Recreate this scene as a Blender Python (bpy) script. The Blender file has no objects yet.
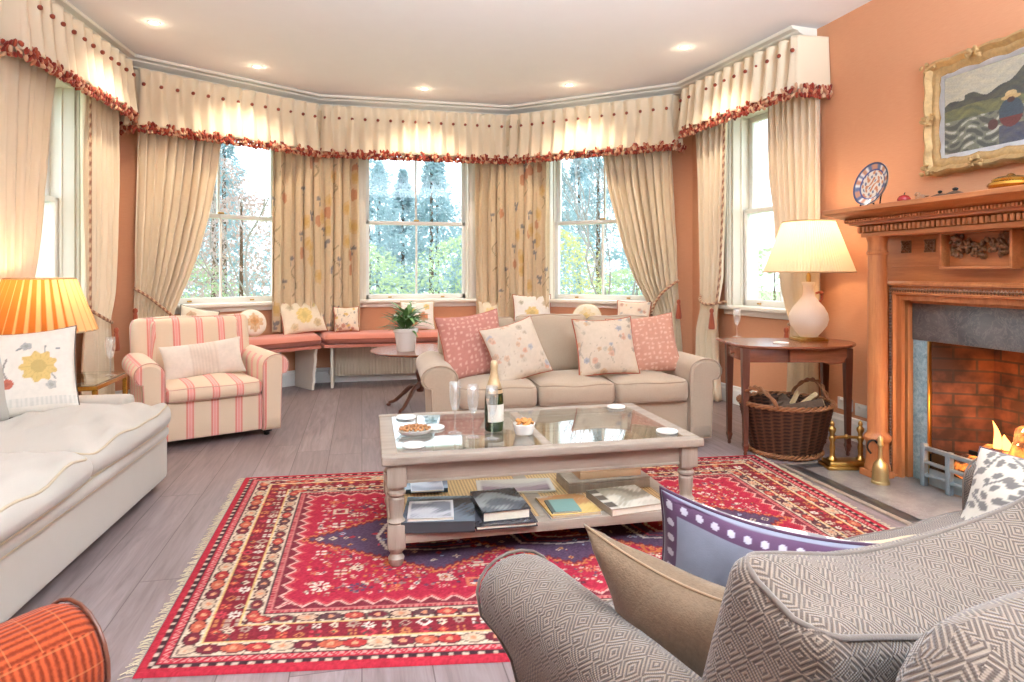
import bpy, math, random
import numpy as np
from mathutils import Vector, Matrix, Euler
R = math.radians
PI = math.pi
rnd = random.Random(7)
COL = bpy.context.scene.collection
# ------------------------------------------------------------------ camera geometry (room axes: x along bay wall, y towards bay)
YAW = R(13); CY, SY = math.cos(YAW), math.sin(YAW)
FPX, HOR, CAMH = 650.0, 272.0, 1.2
def c2r(X, D): return (X*CY + D*SY, -X*SY + D*CY)
def spot(px, py, z):            # point of the photo known to lie at height z
    D = (CAMH - z)*FPX/(py - HOR); X = (px-512)/FPX*D
    x, y = c2r(X, D); return Vector((x, y, z))
def on_x(px, py, x):            # point of the photo known to lie on a plane x = const
    r = (px-512)/FPX; D = x/(r*CY+SY); return Vector((x, D*(CY-r*SY), CAMH-(py-HOR)*D/FPX))
# ------------------------------------------------------------------ colour
def S(r, g, b):
    f = lambda v: (v/255/12.92) if v/255 <= .04045 else ((v/255+.055)/1.055)**2.4
    return (f(r), f(g), f(b))
# ------------------------------------------------------------------ materials
class NT:
    def __init__(s, name):
        s.mat = bpy.data.materials.new(name); s.mat.use_nodes = True
        s.t = s.mat.node_tree; s.t.nodes.clear()
        s.out = s.t.nodes.new('ShaderNodeOutputMaterial')
    def n(s, typ, **kw):
        nd = s.t.nodes.new(typ)
        for k, v in kw.items(): setattr(nd, k, v)
        return nd
    def l(s, a, b): s.t.links.new(a, b)
    def put(s, sock, v):
        if v is None: return
        if isinstance(v, bpy.types.NodeSocket): s.l(v, sock)
        elif isinstance(v, (tuple, list)) and len(v) == 3 and sock.type == 'RGBA': sock.default_value = (*v, 1)
        else: sock.default_value = v
    def m(s, op, a, b=None, c=None):
        nd = s.n('ShaderNodeMath', operation=op); s.put(nd.inputs[0], a); s.put(nd.inputs[1], b); s.put(nd.inputs[2], c)
        return nd.outputs[0]
    def mix(s, f, a, b, mode='MIX'):
        nd = s.n('ShaderNodeMix', data_type='RGBA', blend_type=mode)
        s.put(nd.inputs[0], f); s.put(nd.inputs[6], a); s.put(nd.inputs[7], b); return nd.outputs[2]
    def coord(s, kind='Object', scale=(1,1,1)):
        tc = s.n('ShaderNodeTexCoord'); mp = s.n('ShaderNodeMapping'); mp.inputs['Scale'].default_value = scale
        s.l(tc.outputs[kind], mp.inputs[0]); return mp.outputs[0]
    def xyz(s, v):
        sp = s.n('ShaderNodeSeparateXYZ'); s.l(v, sp.inputs[0]); return sp.outputs
    def noise(s, v, scale, detail=3, rough=.55, dist=0):
        nd = s.n('ShaderNodeTexNoise'); s.put(nd.inputs['Vector'], v); nd.inputs['Scale'].default_value = scale
        nd.inputs['Detail'].default_value = detail; nd.inputs['Roughness'].default_value = rough; nd.inputs['Distortion'].default_value = dist
        return nd.outputs['Fac']
    def ramp(s, f, stops, interp='LINEAR'):
        nd = s.n('ShaderNodeValToRGB'); cr = nd.color_ramp; cr.interpolation = interp
        while len(cr.elements) < len(stops): cr.elements.new(.5)
        for e, (p, c) in zip(cr.elements, stops): e.position = p; e.color = (*c, 1)
        s.put(nd.inputs[0], f); return nd.outputs[0]
    def bsdf(s, col, rough=.6, metal=0., bump=None, bstr=.3, bdist=.002, **kw):
        p = s.n('ShaderNodeBsdfPrincipled')
        s.put(p.inputs['Base Color'], col); s.put(p.inputs['Roughness'], rough); p.inputs['Metallic'].default_value = metal
        for k, v in kw.items(): s.put(p.inputs[k.replace('_', ' ')], v)
        if bump is not None:
            b = s.n('ShaderNodeBump'); b.inputs['Strength'].default_value = bstr; b.inputs['Distance'].default_value = bdist
            s.l(bump, b.inputs['Height']); s.l(b.outputs[0], p.inputs['Normal'])
        s.l(p.outputs[0], s.out.inputs[0]); return p
def simple(name, col, rough=.55, metal=0., var=.1, vs=6, bump=0., bs=120, bd=.002, **kw):
    t = NT(name); v = t.coord()
    c = col
    if var: c = t.mix(t.noise(v, vs, 4), tuple(x*(1-var) for x in col), tuple(min(1, x*(1+var)) for x in col))
    t.bsdf(c, rough, metal, t.noise(v, bs, 2) if bump else None, bump, bd, **kw); return t.mat
def fabric(name, col, var=.07, weave=420, bump=.35, rough=.9, sheen=.25, slub=0):
    t = NT(name); v = t.coord()
    c = t.mix(t.noise(v, 5, 4), tuple(x*(1-var) for x in col), tuple(min(1, x*(1+var)) for x in col))
    h = t.noise(v, weave, 2)
    if slub:
        a = t.noise(t.coord('Object', (1, 1, 14)), 60, 2); b = t.noise(t.coord('Object', (14, 14, 1)), 60, 2)
        ab = t.m('MULTIPLY', t.m('ADD', a, b), .5)
        c = t.mix(t.ramp(ab, [(.35, (0,0,0)), (.65, (1,1,1))]), tuple(x*(1-slub) for x in c) if isinstance(c, tuple) else t.mix(slub, c, (0,0,0)), c)
        h = ab
    t.bsdf(c, rough, 0, h, bump, .0015, Sheen_Weight=sheen, Specular_IOR_Level=.2); return t.mat
def vcol(name, rough=.9, var=.1, weave=420, bump=.3, sheen=.2, spec=.2, vs=40):
    t = NT(name); v = t.coord(); a = t.n('ShaderNodeAttribute', attribute_name='Col')
    n = t.noise(v, vs, 3)
    c = t.mix(1.0, a.outputs['Color'], t.ramp(n, [(.25, (1-var,)*3), (.75, (1.0,)*3)]), 'MULTIPLY')
    t.bsdf(c, rough, 0, t.noise(v, weave, 2), bump, .0015, Sheen_Weight=sheen, Specular_IOR_Level=spec); return t.mat
def wood(name, dark, light, axis=1, rough=.4, ring=9, stretch=14, coat=0., bump=.1):
    t = NT(name); sc = [stretch]*3; sc[axis] = 1.0
    v = t.coord('Object', tuple(sc)); n = t.noise(v, ring/stretch*3, 5, .6, .6)
    f = t.noise(v, ring*2, 4, .7)
    k = t.m('ADD', t.m('MULTIPLY', n, .7), t.m('MULTIPLY', f, .3))
    c = t.ramp(k, [(.3, dark), (.7, light)])
    t.bsdf(c, rough, 0, f, bump, .001, Coat_Weight=coat, Coat_Roughness=.15); return t.mat
def glass(name, tint=(.96, .98, .97), ior=1.5, tr=.94):
    t = NT(name); fr = t.n('ShaderNodeFresnel'); ge = t.n('ShaderNodeNewGeometry')
    t.l(t.m('ADD', t.m('MULTIPLY', ge.outputs['Backfacing'], 1/ior-ior), ior), fr.inputs[0])
    a = t.n('ShaderNodeBsdfTransparent'); a.inputs[0].default_value = (*tint, 1)
    g = t.n('ShaderNodeBsdfGlossy'); g.inputs['Roughness'].default_value = .015; g.inputs[0].default_value = (1,1,1,1)
    m = t.n('ShaderNodeMixShader'); t.l(fr.outputs[0], m.inputs[0]); t.l(a.outputs[0], m.inputs[1]); t.l(g.outputs[0], m.inputs[2])
    t.l(m.outputs[0], t.out.inputs[0]); return t.mat
def emit(name, col, st):
    t = NT(name); e = t.n('ShaderNodeEmission'); e.inputs[0].default_value = (*col, 1); e.inputs[1].default_value = st
    t.l(e.outputs[0], t.out.inputs[0]); return t.mat

MT = {}
MT['wall'] = (lambda: (lambda t: (t.bsdf(t.mix(t.noise(t.coord('Object', (3, 3, 40)), 5, 4), S(212,150,112), S(226,168,130)), .75, 0, t.noise(t.coord('Object', (6, 6, 120)), 8, 3), .25, .002, Specular_IOR_Level=.25), t.mat)[1])(NT('orange_grasscloth')))()
MT['ceiling'] = simple('ceiling_paint', S(238,234,233), .85, var=.02)
MT['cream'] = simple('cream_gloss_paint', S(236,228,214), .35, var=.03)
MT['whitep'] = simple('white_paint', S(240,238,234), .4, var=.03)
def floor_mat():
    t = NT('oak_boards'); v = t.coord('Object'); x, y, z = t.xyz(v)
    w = .21; ix = t.m('FLOOR', t.m('DIVIDE', x, w)); off = t.m('MULTIPLY', t.m('FRACT', t.m('MULTIPLY', t.m('SINE', t.m('MULTIPLY', ix, 12.99)), 437.5)), 2.4)
    yy = t.m('ADD', y, off); iy = t.m('FLOOR', t.m('DIVIDE', yy, 2.4))
    cb = t.n('ShaderNodeCombineXYZ'); t.l(ix, cb.inputs[0]); t.l(iy, cb.inputs[1])
    wn = t.n('ShaderNodeTexWhiteNoise', noise_dimensions='3D'); t.l(cb.outputs[0], wn.inputs[0]); r = wn.outputs[0]
    cv = t.n('ShaderNodeCombineXYZ'); t.l(t.m('MULTIPLY', x, 13), cv.inputs[0]); t.l(t.m('ADD', yy, t.m('MULTIPLY', r, 50)), cv.inputs[1]); t.l(t.m('MULTIPLY', r, 20), cv.inputs[2])
    g = t.noise(cv.outputs[0], 2.2, 6, .62, .8)
    c = t.ramp(g, [(.28, S(112,98,98)), (.5, S(142,125,124)), (.75, S(164,148,148))])
    c = t.mix(t.m('MULTIPLY', r, .4), c, S(112,94,90))
    fx = t.m('FRACT', t.m('DIVIDE', x, w)); e = t.m('MINIMUM', fx, t.m('SUBTRACT', 1, fx)); gx = t.m('LESS_THAN', e, .009)
    fy = t.m('FRACT', t.m('DIVIDE', yy, 2.4)); e2 = t.m('MINIMUM', fy, t.m('SUBTRACT', 1, fy)); gy = t.m('LESS_THAN', e2, .0008)
    gap = t.m('MAXIMUM', gx, gy)
    c = t.mix(t.m('MULTIPLY', gap, .65), c, S(60,42,36))
    t.bsdf(c, t.m('ADD', .34, t.m('MULTIPLY', g, .15)), 0, t.m('SUBTRACT', g, gap), .15, .002, Specular_IOR_Level=.4); return t.mat
MT['floor'] = floor_mat()
MT['curtain'] = fabric('cream_silk_curtain', S(238,220,192), .04, 300, .2, .75, .3)
MT['lining'] = MT['curtain']
MT['button'] = fabric('terracotta_button', S(150,72,52))
MT['vc'] = vcol('dyed_cloth')
MT['vcslub'] = vcol('slubbed_linen', .95, .28, 260, .6, .2, .15, 130)
MT['vcrug'] = vcol('knotted_wool', 1.0, .22, 260, .6, .0, .08, 90)
MT['vcpaint'] = vcol('painted_surface', .55, .12, 160, .3, 0, .4)
MT['vcgloss'] = vcol('printed_glossy', .25, .12, 60, .0, 0, .5, 8)
MT['rope'] = fabric('tieback_rope', S(160,112,84), .3, 200, .5)
MT['glass'] = glass('window_glass', (.97,.99,.99), 1.35)
MT['tglass'] = glass('table_glass', (.90,.94,.93), 1.95)
MT['pine'] = wood('waxed_pine', S(160,92,50), S(206,134,82), 2, .38, 7, 12)
MT['pineh'] = wood('waxed_pine_shelf', S(160,92,50), S(206,134,82), 1, .38, 7, 12)
MT['pined'] = simple('carved_pine_dark', S(124,84,52), .3, var=.3, vs=40)
MT['lime'] = wood('limed_oak', S(138,123,110), S(174,157,140), 0, .5, 8, 12)
MT['limez'] = wood('limed_oak_leg', S(138,123,110), S(174,157,140), 2, .5, 8, 12)
MT['maho'] = wood('mahogany', S(100,52,34), S(156,92,64), 0, .25, 6, 10, .3)
MT['mahoz'] = wood('mahogany_leg', S(78,40,28), S(124,70,50), 2, .3, 6, 10, .3)
MT['brass'] = simple('aged_brass', S(196,160,92), .3, 1., .2, 14)
MT['gold'] = simple('gilt_gesso', S(198,166,116), .5, .45, .35, 40, .6, 70, .006)
MT['linenmount'] = fabric('linen_slip', S(208,180,136))
MT['steel'] = simple('grey_cast_iron', S(138,150,154), .5, .3, .2, 12, .3, 60)
MT['black'] = simple('blackened_iron', S(24,22,21), .6, .3, .2)
def slate_mat(name, a, b, vein, sc=6):
    t = NT(name); v = t.coord(); n = t.noise(v, sc, 6, .62, 1.2); n2 = t.noise(v, sc*1.7, 5, .7, 2.0)
    c = t.ramp(n, [(.3, a), (.7, b)]); e = t.m('ABSOLUTE', t.m('SUBTRACT', n2, .5))
    c = t.mix(t.ramp(e, [(.0, (.3,)*3), (.03, (0,0,0))]), c, vein)
    t.bsdf(c, .3, 0, n, .15, .002); return t.mat
MT['slate'] = slate_mat('grey_slate', S(76,78,80), S(112,112,110), S(170,164,154), 5)
MT['marble'] = slate_mat('green_marble', S(90,128,136), S(158,188,192), S(214,226,224), 26)
MT['hearth'] = slate_mat('hearth_stone', S(116,110,106), S(158,150,144), S(190,182,172), 4)
MT['darktile'] = slate_mat('dark_slate_band', S(44,44,47), S(74,72,72), S(96,92,90), 7)
def brick_mat():
    t = NT('sooty_brick'); v = t.coord('UV'); b = t.n('ShaderNodeTexBrick'); t.l(v, b.inputs['Vector'])
    b.inputs['Color1'].default_value = (*S(150,84,48), 1); b.inputs['Color2'].default_value = (*S(110,58,34), 1); b.inputs['Mortar'].default_value = (*S(92,66,50), 1)
    b.inputs['Scale'].default_value = 1; b.inputs['Brick Width'].default_value = .2; b.inputs['Row Height'].default_value = .065; b.inputs['Mortar Size'].default_value = .006
    soot = t.ramp(t.noise(t.coord(), 5, 4), [(.44, (.05,.04,.035)), (.68, (.9,.85,.8))])
    t.bsdf(t.mix(.85, b.outputs[0], soot, 'MULTIPLY'), .8, 0, b.outputs['Fac'], -.4, .004); return t.mat
MT['brick'] = brick_mat()
def stripe_mat():
    t = NT('pink_striped_linen'); v = t.coord('UV'); u = t.xyz(v)[0]
    f = t.m('FRACT', t.m('ADD', t.m('DIVIDE', u, .158), 10.5))
    P, Bc, Q = S(222,120,108), S(222,194,162), S(232,150,138)
    c = t.ramp(f, [(0, Bc), (.33, P), (.405, S(234,190,172)), (.425, Q), (.545, S(234,190,172)), (.565, P), (.64, Bc)], 'CONSTANT')
    n = t.noise(t.coord(), 260, 2)
    c = t.mix(t.m('MULTIPLY', n, .22), c, S(244,232,220))
    t.bsdf(c, .9, 0, n, .3, .0015, Sheen_Weight=.2, Specular_IOR_Level=.2); return t.mat
MT['stripe'] = stripe_mat()
MT['linen_pale'] = fabric('pale_textured_linen', S(226,212,196), .08, 120, .6)
def diamond_mat():
    t = NT('grey_diamond_weave'); v = t.coord('UV'); u, w, _ = t.xyz(v)
    nz = t.noise(t.coord(), 9, 2); 
    u2 = t.m('ADD', u, t.m('MULTIPLY', nz, .012)); w2 = t.m('ADD', w, t.m('MULTIPLY', nz, .01))
    a = t.m('ABSOLUTE', t.m('SUBTRACT', t.m('FRACT', t.m('ADD', t.m('DIVIDE', u2, .058), 50)), .5))
    b = t.m('ABSOLUTE', t.m('SUBTRACT', t.m('FRACT', t.m('ADD', t.m('DIVIDE', w2, .050), 50)), .5))
    f = t.m('ADD', a, b)
    st = t.m('SINE', t.m('MULTIPLY', f, 2*PI*6.0))
    hb = t.m('SINE', t.m('MULTIPLY', t.m('SUBTRACT', u, w), 2*PI/.0045))
    k = t.m('ADD', t.m('MULTIPLY', st, .5), .5)
    k = t.m('ADD', t.m('MULTIPLY', k, .85), t.m('MULTIPLY', hb, .12))
    c = t.ramp(k, [(.3, S(76,63,56)), (.72, S(141,123,107))])
    c = t.mix(t.m('MULTIPLY', t.noise(t.coord(), 300, 2), .5), c, S(110,94,83))
    t.bsdf(c, .92, 0, t.m('ADD', k, t.m('MULTIPLY', t.noise(t.coord(), 350, 2), .6)), .55, .003, Sheen_Weight=.25, Specular_IOR_Level=.15); return t.mat
MT['diamond'] = diamond_mat()
MT['cordgrey'] = fabric('grey_piping', S(108,95,86), .25, 200, .6)
MT['creamsofa'] = fabric('cream_sofa_linen', S(190,182,170), .05, 380, .25)
MT['creampipe'] = fabric('cream_piping', S(196,178,148))
MT['beige'] = fabric('beige_sofa_weave', S(186,165,142), .05, 380, .35, slub=.12)
MT['beigepipe'] = fabric('beige_piping', S(172,150,128))
MT['coral'] = fabric('coral_bench_cloth', S(208,130,112), .05, 380, .25)
def rib_mat():
    t = NT('orange_ribbed_chenille'); u, w, _ = t.xyz(t.coord('UV'))
    k = t.m('ADD', t.m('MULTIPLY', t.m('SINE', t.m('MULTIPLY', u, 2*PI/.012)), .5), .5)
    k2 = t.m('SINE', t.m('MULTIPLY', w, 2*PI/.006)); big = t.m('LESS_THAN', t.m('FRACT', t.m('DIVIDE', w, .045)), .06)
    n = t.noise(t.coord(), 160, 3)
    c = t.ramp(t.m('ADD', t.m('MULTIPLY', k, .45), t.m('MULTIPLY', n, .55)), [(.3, S(116,42,20)), (.7, S(168,72,38))])
    c = t.mix(t.m('MULTIPLY', big, .4), c, S(178,108,66))
    t.bsdf(c, .95, 0, t.m('ADD', k, t.m('MULTIPLY', n, .7)), .6, .002, Sheen_Weight=.1, Specular_IOR_Level=.15); return t.mat
MT['rib'] = rib_mat()
MT['brown'] = fabric('brown_linen', S(146,118,90), .1, 300, .5, slub=.18)
MT['bluegrey'] = fabric('blue_grey_linen', S(152,152,160), .06, 300, .4, slub=.1)
MT['purple'] = fabric('purple_braid', S(78,50,70))
MT['brownbraid'] = fabric('brown_braid', S(140,92,78), .3)
MT['armpipe'] = fabric('pale_pink_piping', S(206,160,142), .2)
MT['vcwick'] = vcol('woven_willow', .5, .35, 150, .5, 0, .4, 80)
MT['redbraid'] = fabric('rust_braid', S(176,92,66), .3)
MT['shade'] = None
def shade_mat(name, col, tw=.55):
    t = NT(name); d = t.n('ShaderNodeBsdfDiffuse'); d.inputs[0].default_value = (*col, 1)
    tr = t.n('ShaderNodeBsdfTranslucent'); tr.inputs[0].default_value = (*col, 1)
    m = t.n('ShaderNodeMixShader'); m.inputs[0].default_value = tw
    t.l(d.outputs[0], m.inputs[1]); t.l(tr.outputs[0], m.inputs[2]); t.l(m.outputs[0], t.out.inputs[0]); return t.mat
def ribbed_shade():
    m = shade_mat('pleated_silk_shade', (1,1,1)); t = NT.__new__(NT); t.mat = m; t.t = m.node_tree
    x, y, z = t.xyz(t.coord('Object')); a = t.m('ARCTAN2', y, x); k = t.m('SINE', t.m('MULTIPLY', a, 30)); c = t.ramp(t.m('ADD', t.m('MULTIPLY', k, .5), .5), [(.35, S(206,132,66)), (.75, S(248,216,160))])  # darker pleat bands put into the colour where doubled cloth dims the bulb
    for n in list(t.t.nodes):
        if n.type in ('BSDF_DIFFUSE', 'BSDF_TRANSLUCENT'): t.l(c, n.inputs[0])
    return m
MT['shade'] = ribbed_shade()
MT['shader'] = shade_mat('pleated_cream_shade', S(250,232,204))
MT['frost'] = shade_mat('frosted_lamp_glass', S(250,240,226), .5)
MT['ceramic'] = simple('white_glazed_ceramic', S(240,236,228), .2, var=.02)
def crystal():
    m = glass('clear_crystal', (.95,.96,.96), 1.9); nt = m.node_tree; out = [n for n in nt.nodes if n.type == 'OUTPUT_MATERIAL'][0]; src = out.inputs[0].links[0].from_socket
    d = nt.nodes.new('ShaderNodeBsdfTranslucent'); d.inputs[0].default_value = (1,1,1,1); d2 = nt.nodes.new('ShaderNodeBsdfDiffuse'); d2.inputs[0].default_value = (1,1,1,1)  # thin white veil mixed in, standing for glints so the glass shows
    a = nt.nodes.new('ShaderNodeAddShader'); nt.links.new(d.outputs[0], a.inputs[0]); nt.links.new(d2.outputs[0], a.inputs[1]); mx = nt.nodes.new('ShaderNodeMixShader'); mx.inputs[0].default_value = .035
    nt.links.new(src, mx.inputs[1]); nt.links.new(a.outputs[0], mx.inputs[2]); nt.links.new(mx.outputs[0], out.inputs[0]); return m
MT['cg'] = crystal()
MT['bottle'] = (lambda t: (t.bsdf(S(44,66,30), .06, 0, Transmission_Weight=.45, IOR=1.45), t.mat)[1])(NT('green_bottle_glass'))
MT['foil'] = simple('gold_foil', S(200,174,134), .4, .3, .1, 30, .4, 80)
MT['label'] = simple('cream_paper', S(226,220,206), .6, var=.04)
MT['wicker'] = simple('dark_wicker', S(92,60,46), .45, 0, .7, 70, .5, 150)
MT['wickerl'] = simple('tan_wicker', S(150,96,58), .5, 0, .35, 60, .5, 150)
MT['bark'] = simple('bark', S(96,74,58), .9, 0, .4, 20, .8, 60, .01)
MT['cutwood'] = simple('cut_wood_end', S(206,176,130), .8, 0, .2, 30)
MT['leaf'] = simple('plant_leaf', S(104,146,84), .4, 0, .3, 20)
MT['petal'] = simple('white_petal', S(244,240,226), .6, var=.03)
MT['soil'] = simple('soil', S(54,40,30), .9)
MT['rad'] = simple('radiator_enamel', S(226,212,190), .35, var=.02)
MT['pages'] = simple('book_pages', S(226,214,194), .8, var=.08, vs=60)
MT['cane'] = None
def cane_mat():
    t = NT('woven_cane'); u, w, _ = t.xyz(t.coord('UV'))
    a = t.m('LESS_THAN', t.m('FRACT', t.m('DIVIDE', u, .016)), .45); b = t.m('LESS_THAN', t.m('FRACT', t.m('DIVIDE', w, .016)), .45)
    t.bsdf(t.mix(t.m('MULTIPLY', a, b), S(206,168,116), S(104,70,46)), .6, 0, t.m('MULTIPLY', a, b), -.5, .003); return t.mat
MT['cane'] = cane_mat()
MT['plastic'] = simple('white_plastic', S(238,236,230), .35, var=0)
MT['nut'] = simple('roasted_nut', S(178,122,74), .5, 0, .3, 60)
MT['crisp'] = simple('golden_cracker', S(206,140,72), .6, 0, .3, 50)
MT['gilt2'] = simple('gold_lacquer', S(190,140,60), .25, .9, .2)
MT['flame'] = emit('flame', (1.0, .36, .07), 3.0)
MT['flame2'] = emit('flame_core', (1.0, .58, .2), 5.0)
MT['ember'] = (lambda t: (lambda p: (p, t.mat)[1])(t.bsdf(S(60,34,24), .9, 0, t.noise(t.coord(), 30, 3), .8, .01, Emission_Color=t.ramp(t.noise(t.coord(), 14, 3), [(.45, (0,0,0)), (.7, (1.0,.25,.04))]), Emission_Strength=1.6)))(NT('glowing_log'))
# ------------------------------------------------------------------ objects
def link(o, parent=None):
    COL.objects.link(o)
    if parent is not None: o.parent = parent
    return o
def tag(o, label=None, cat=None, group=None, kind=None):
    if label: o['label'] = label
    if cat: o['category'] = cat
    if group: o['group'] = group
    if kind: o['kind'] = kind
    return o
def thing(name, label, cat, loc=(0,0,0), rz=0, group=None, rot=None):
    o = bpy.data.objects.new(name, None); o.empty_display_size = .1; link(o)
    o.location = loc; o.rotation_euler = rot if rot else (0, 0, rz)
    return tag(o, label, cat, group)
def copy_tree(o, parent=None):
    c = o.copy(); COL.objects.link(c); c.parent = parent
    for ch in list(o.children): copy_tree(ch, c)
    return c
class MB:
    def __init__(s): s.v = []; s.f = []; s.mi = []; s.c = []
    def add(s, vs, fs, mi=0, col=None, M=None):
        b = len(s.v)
        if M is not None: vs = [tuple(M @ Vector(p)) for p in vs]
        s.v += [tuple(p) for p in vs]; s.f += [tuple(i+b for i in f) for f in fs]; s.mi += [mi]*len(fs)
        if col is None: col = (1,1,1)
        s.c += ([col]*len(vs) if isinstance(col, tuple) else list(col))
        return s
    def rbox(s, x0, x1, y0, y1, z0, z1, r=.004, n=(1,1,1), mi=0, col=None, M=None, puff=None, k=1):
        h = ((x1-x0)/2, (y1-y0)/2, (z1-z0)/2); ctr = ((x0+x1)/2, (y0+y1)/2, (z0+z1)/2)
        r = min(r, *[q*.999 for q in h])
        ax = []
        for d in range(3):
            a = [-h[d]+r*(1-math.cos(PI/2*i/k)) if k > 1 else -h[d]+r*i/k for i in range(k)]
            inner = [-h[d]+r + (2*(h[d]-r))*i/n[d] for i in range(n[d]+1)]
            ax.append(a + inner + [-q for q in reversed(a)])
        idx = {}; vs = []; fs = []
        def vert(i, j, l):
            key = (i, j, l)
            if key in idx: return idx[key]
            p = [ax[0][i], ax[1][j], ax[2][l]]
            q = [max(-h[d]+r, min(h[d]-r, p[d])) for d in range(3)]
            dv = [p[d]-q[d] for d in range(3)]; L = math.sqrt(sum(t*t for t in dv))
            if L > 1e-9: p = [q[d] + dv[d]/L*r for d in range(3)]
            if puff: p = puff(p, h)
            vs.append((p[0]+ctr[0], p[1]+ctr[1], p[2]+ctr[2])); idx[key] = len(vs)-1; return len(vs)-1
        N = [len(a)-1 for a in ax]
        for i in range(N[0]):
            for j in range(N[1]):
                fs.append((vert(i,j,0), vert(i,j+1,0), vert(i+1,j+1,0), vert(i+1,j,0)))
                fs.append((vert(i,j,N[2]), vert(i+1,j,N[2]), vert(i+1,j+1,N[2]), vert(i,j+1,N[2])))
            for l in range(N[2]):
                fs.append((vert(i,0,l), vert(i+1,0,l), vert(i+1,0,l+1), vert(i,0,l+1)))
                fs.append((vert(i,N[1],l), vert(i,N[1],l+1), vert(i+1,N[1],l+1), vert(i+1,N[1],l)))
        for j in range(N[1]):
            for l in range(N[2]):
                fs.append((vert(0,j,l), vert(0,j,l+1), vert(0,j+1,l+1), vert(0,j+1,l)))
                fs.append((vert(N[0],j,l), vert(N[0],j+1,l), vert(N[0],j+1,l+1), vert(N[0],j,l+1)))
        return s.add(vs, fs, mi, col, M)
    def lathe(s, prof, seg=24, c=(0,0,0), mi=0, col=None, M=None, rmod=None):
        vs = []; fs = []; n = len(prof)
        for i, (r, z) in enumerate(prof):
            for j in range(seg):
                a = 2*PI*j/seg; rr = r*(rmod(a, i) if rmod else 1)
                vs.append((c[0]+rr*math.cos(a), c[1]+rr*math.sin(a), c[2]+z))
        for i in range(n-1):
            for j in range(seg):
                k = (j+1) % seg; fs.append((i*seg+j, i*seg+k, (i+1)*seg+k, (i+1)*seg+j))
        if prof[0][0] > 1e-6: fs.append(tuple(reversed(range(seg))))
        if prof[-1][0] > 1e-6: fs.append(tuple((n-1)*seg+j for j in range(seg)))
        return s.add(vs, fs, mi, col, M)
    def tube(s, pts, r, seg=8, closed=False, mi=0, col=None, M=None):
        pts = [Vector(p) for p in pts]; n = len(pts); vs = []; fs = []
        rr = r if hasattr(r, '__len__') else [r]*n
        up = None
        for i, p in enumerate(pts):
            d = (pts[(i+1) % n]-pts[i-1]) if closed or 0 < i < n-1 else (pts[1]-pts[0] if i == 0 else pts[-1]-pts[-2])
            d.normalize()
            if up is None: up = Vector((0,0,1)) if abs(d.z) < .9 else Vector((1,0,0))
            a = d.cross(up)
            if a.length < 1e-4: a = d.orthogonal()
            a.normalize(); b = a.cross(d).normalized(); up = b
            for j in range(seg):
                t = 2*PI*j/seg; vs.append(tuple(p + (a*math.cos(t) + b*math.sin(t))*rr[i]))
        m = n if closed else n-1
        for i in range(m):
            k = (i+1) % n
            for j in range(seg):
                q = (j+1) % seg; fs.append((i*seg+j, i*seg+q, k*seg+q, k*seg+j))
        if not closed:
            fs.append(tuple(reversed(range(seg)))); fs.append(tuple((n-1)*seg+j for j in range(seg)))
        return s.add(vs, fs, mi, col, M)
    def prism(s, poly, z0, z1, bev=0., mi=0, col=None, M=None):
        n = len(poly); cx = sum(p[0] for p in poly)/n; cy = sum(p[1] for p in poly)/n
        def inset(b):
            o = []
            for i in range(n):
                p0, p1, p2 = Vector(poly[i-1][:2]), Vector(poly[i][:2]), Vector(poly[(i+1) % n][:2])
                e1 = (p1-p0).normalized(); e2 = (p2-p1).normalized(); m = (Vector((-e1.y, e1.x)) + Vector((-e2.y, e2.x)))
                m = m.normalized() if m.length > 1e-6 else Vector((-e1.y, e1.x)); o.append(p1+m*b)
            return o
        area = sum(poly[i-1][0]*poly[i][1]-poly[i][0]*poly[i-1][1] for i in range(n))
        if area < 0: poly = list(reversed(poly))
        levels = [(z0, bev), (z0+bev, 0), (z1-bev, 0), (z1, bev)] if bev else [(z0, 0), (z1, 0)]
        vs = []; fs = []
        for z, b in levels:
            pp = inset(b) if b else [Vector(p[:2]) for p in poly]
            vs += [(p.x, p.y, z) for p in pp]
        for l in range(len(levels)-1):
            for i in range(n):
                k = (i+1) % n; fs.append((l*n+i, l*n+k, (l+1)*n+k, (l+1)*n+i))
        fs.append(tuple(reversed(range(n)))); fs.append(tuple((len(levels)-1)*n+i for i in range(n)))
        return s.add(vs, fs, mi, col, M)
    def ball(s, c, r, seg=10, rings=6, mi=0, col=None, M=None, rot=None):
        r = r if hasattr(r, '__len__') else (r, r, r); vs = [(0,0,-1)]; fs = []
        for i in range(1, rings):
            t = PI*i/rings
            for j in range(seg):
                a = 2*PI*j/seg; vs.append((math.sin(t)*math.cos(a), math.sin(t)*math.sin(a), -math.cos(t)))
        vs.append((0,0,1)); L = len(vs)-1
        for j in range(seg):
            k = (j+1) % seg; fs.append((0, 1+k, 1+j)); fs.append((L, L-seg+j, L-seg+k))
            for i in range(rings-2): fs.append((1+i*seg+j, 1+i*seg+k, 1+(i+1)*seg+k, 1+(i+1)*seg+j))
        q = [Vector((p[0]*r[0], p[1]*r[1], p[2]*r[2])) for p in vs]
        if rot is not None: q = [rot @ p for p in q]
        return s.add([tuple(p+Vector(c)) for p in q], fs, mi, col, M)
    def grid(s, P, cu=False, mi=0, col=None, M=None, flip=False):   # P[i][j] points
        n, m = len(P), len(P[0]); vs = [p for row in P for p in row]; fs = []
        for i in range(n if cu else n-1):
            for j in range(m-1):
                a, b = i, (i+1) % n; q = (a*m+j, b*m+j, b*m+j+1, a*m+j+1)
                fs.append(tuple(reversed(q)) if flip else q)
        return s.add(vs, fs, mi, col, M)
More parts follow.
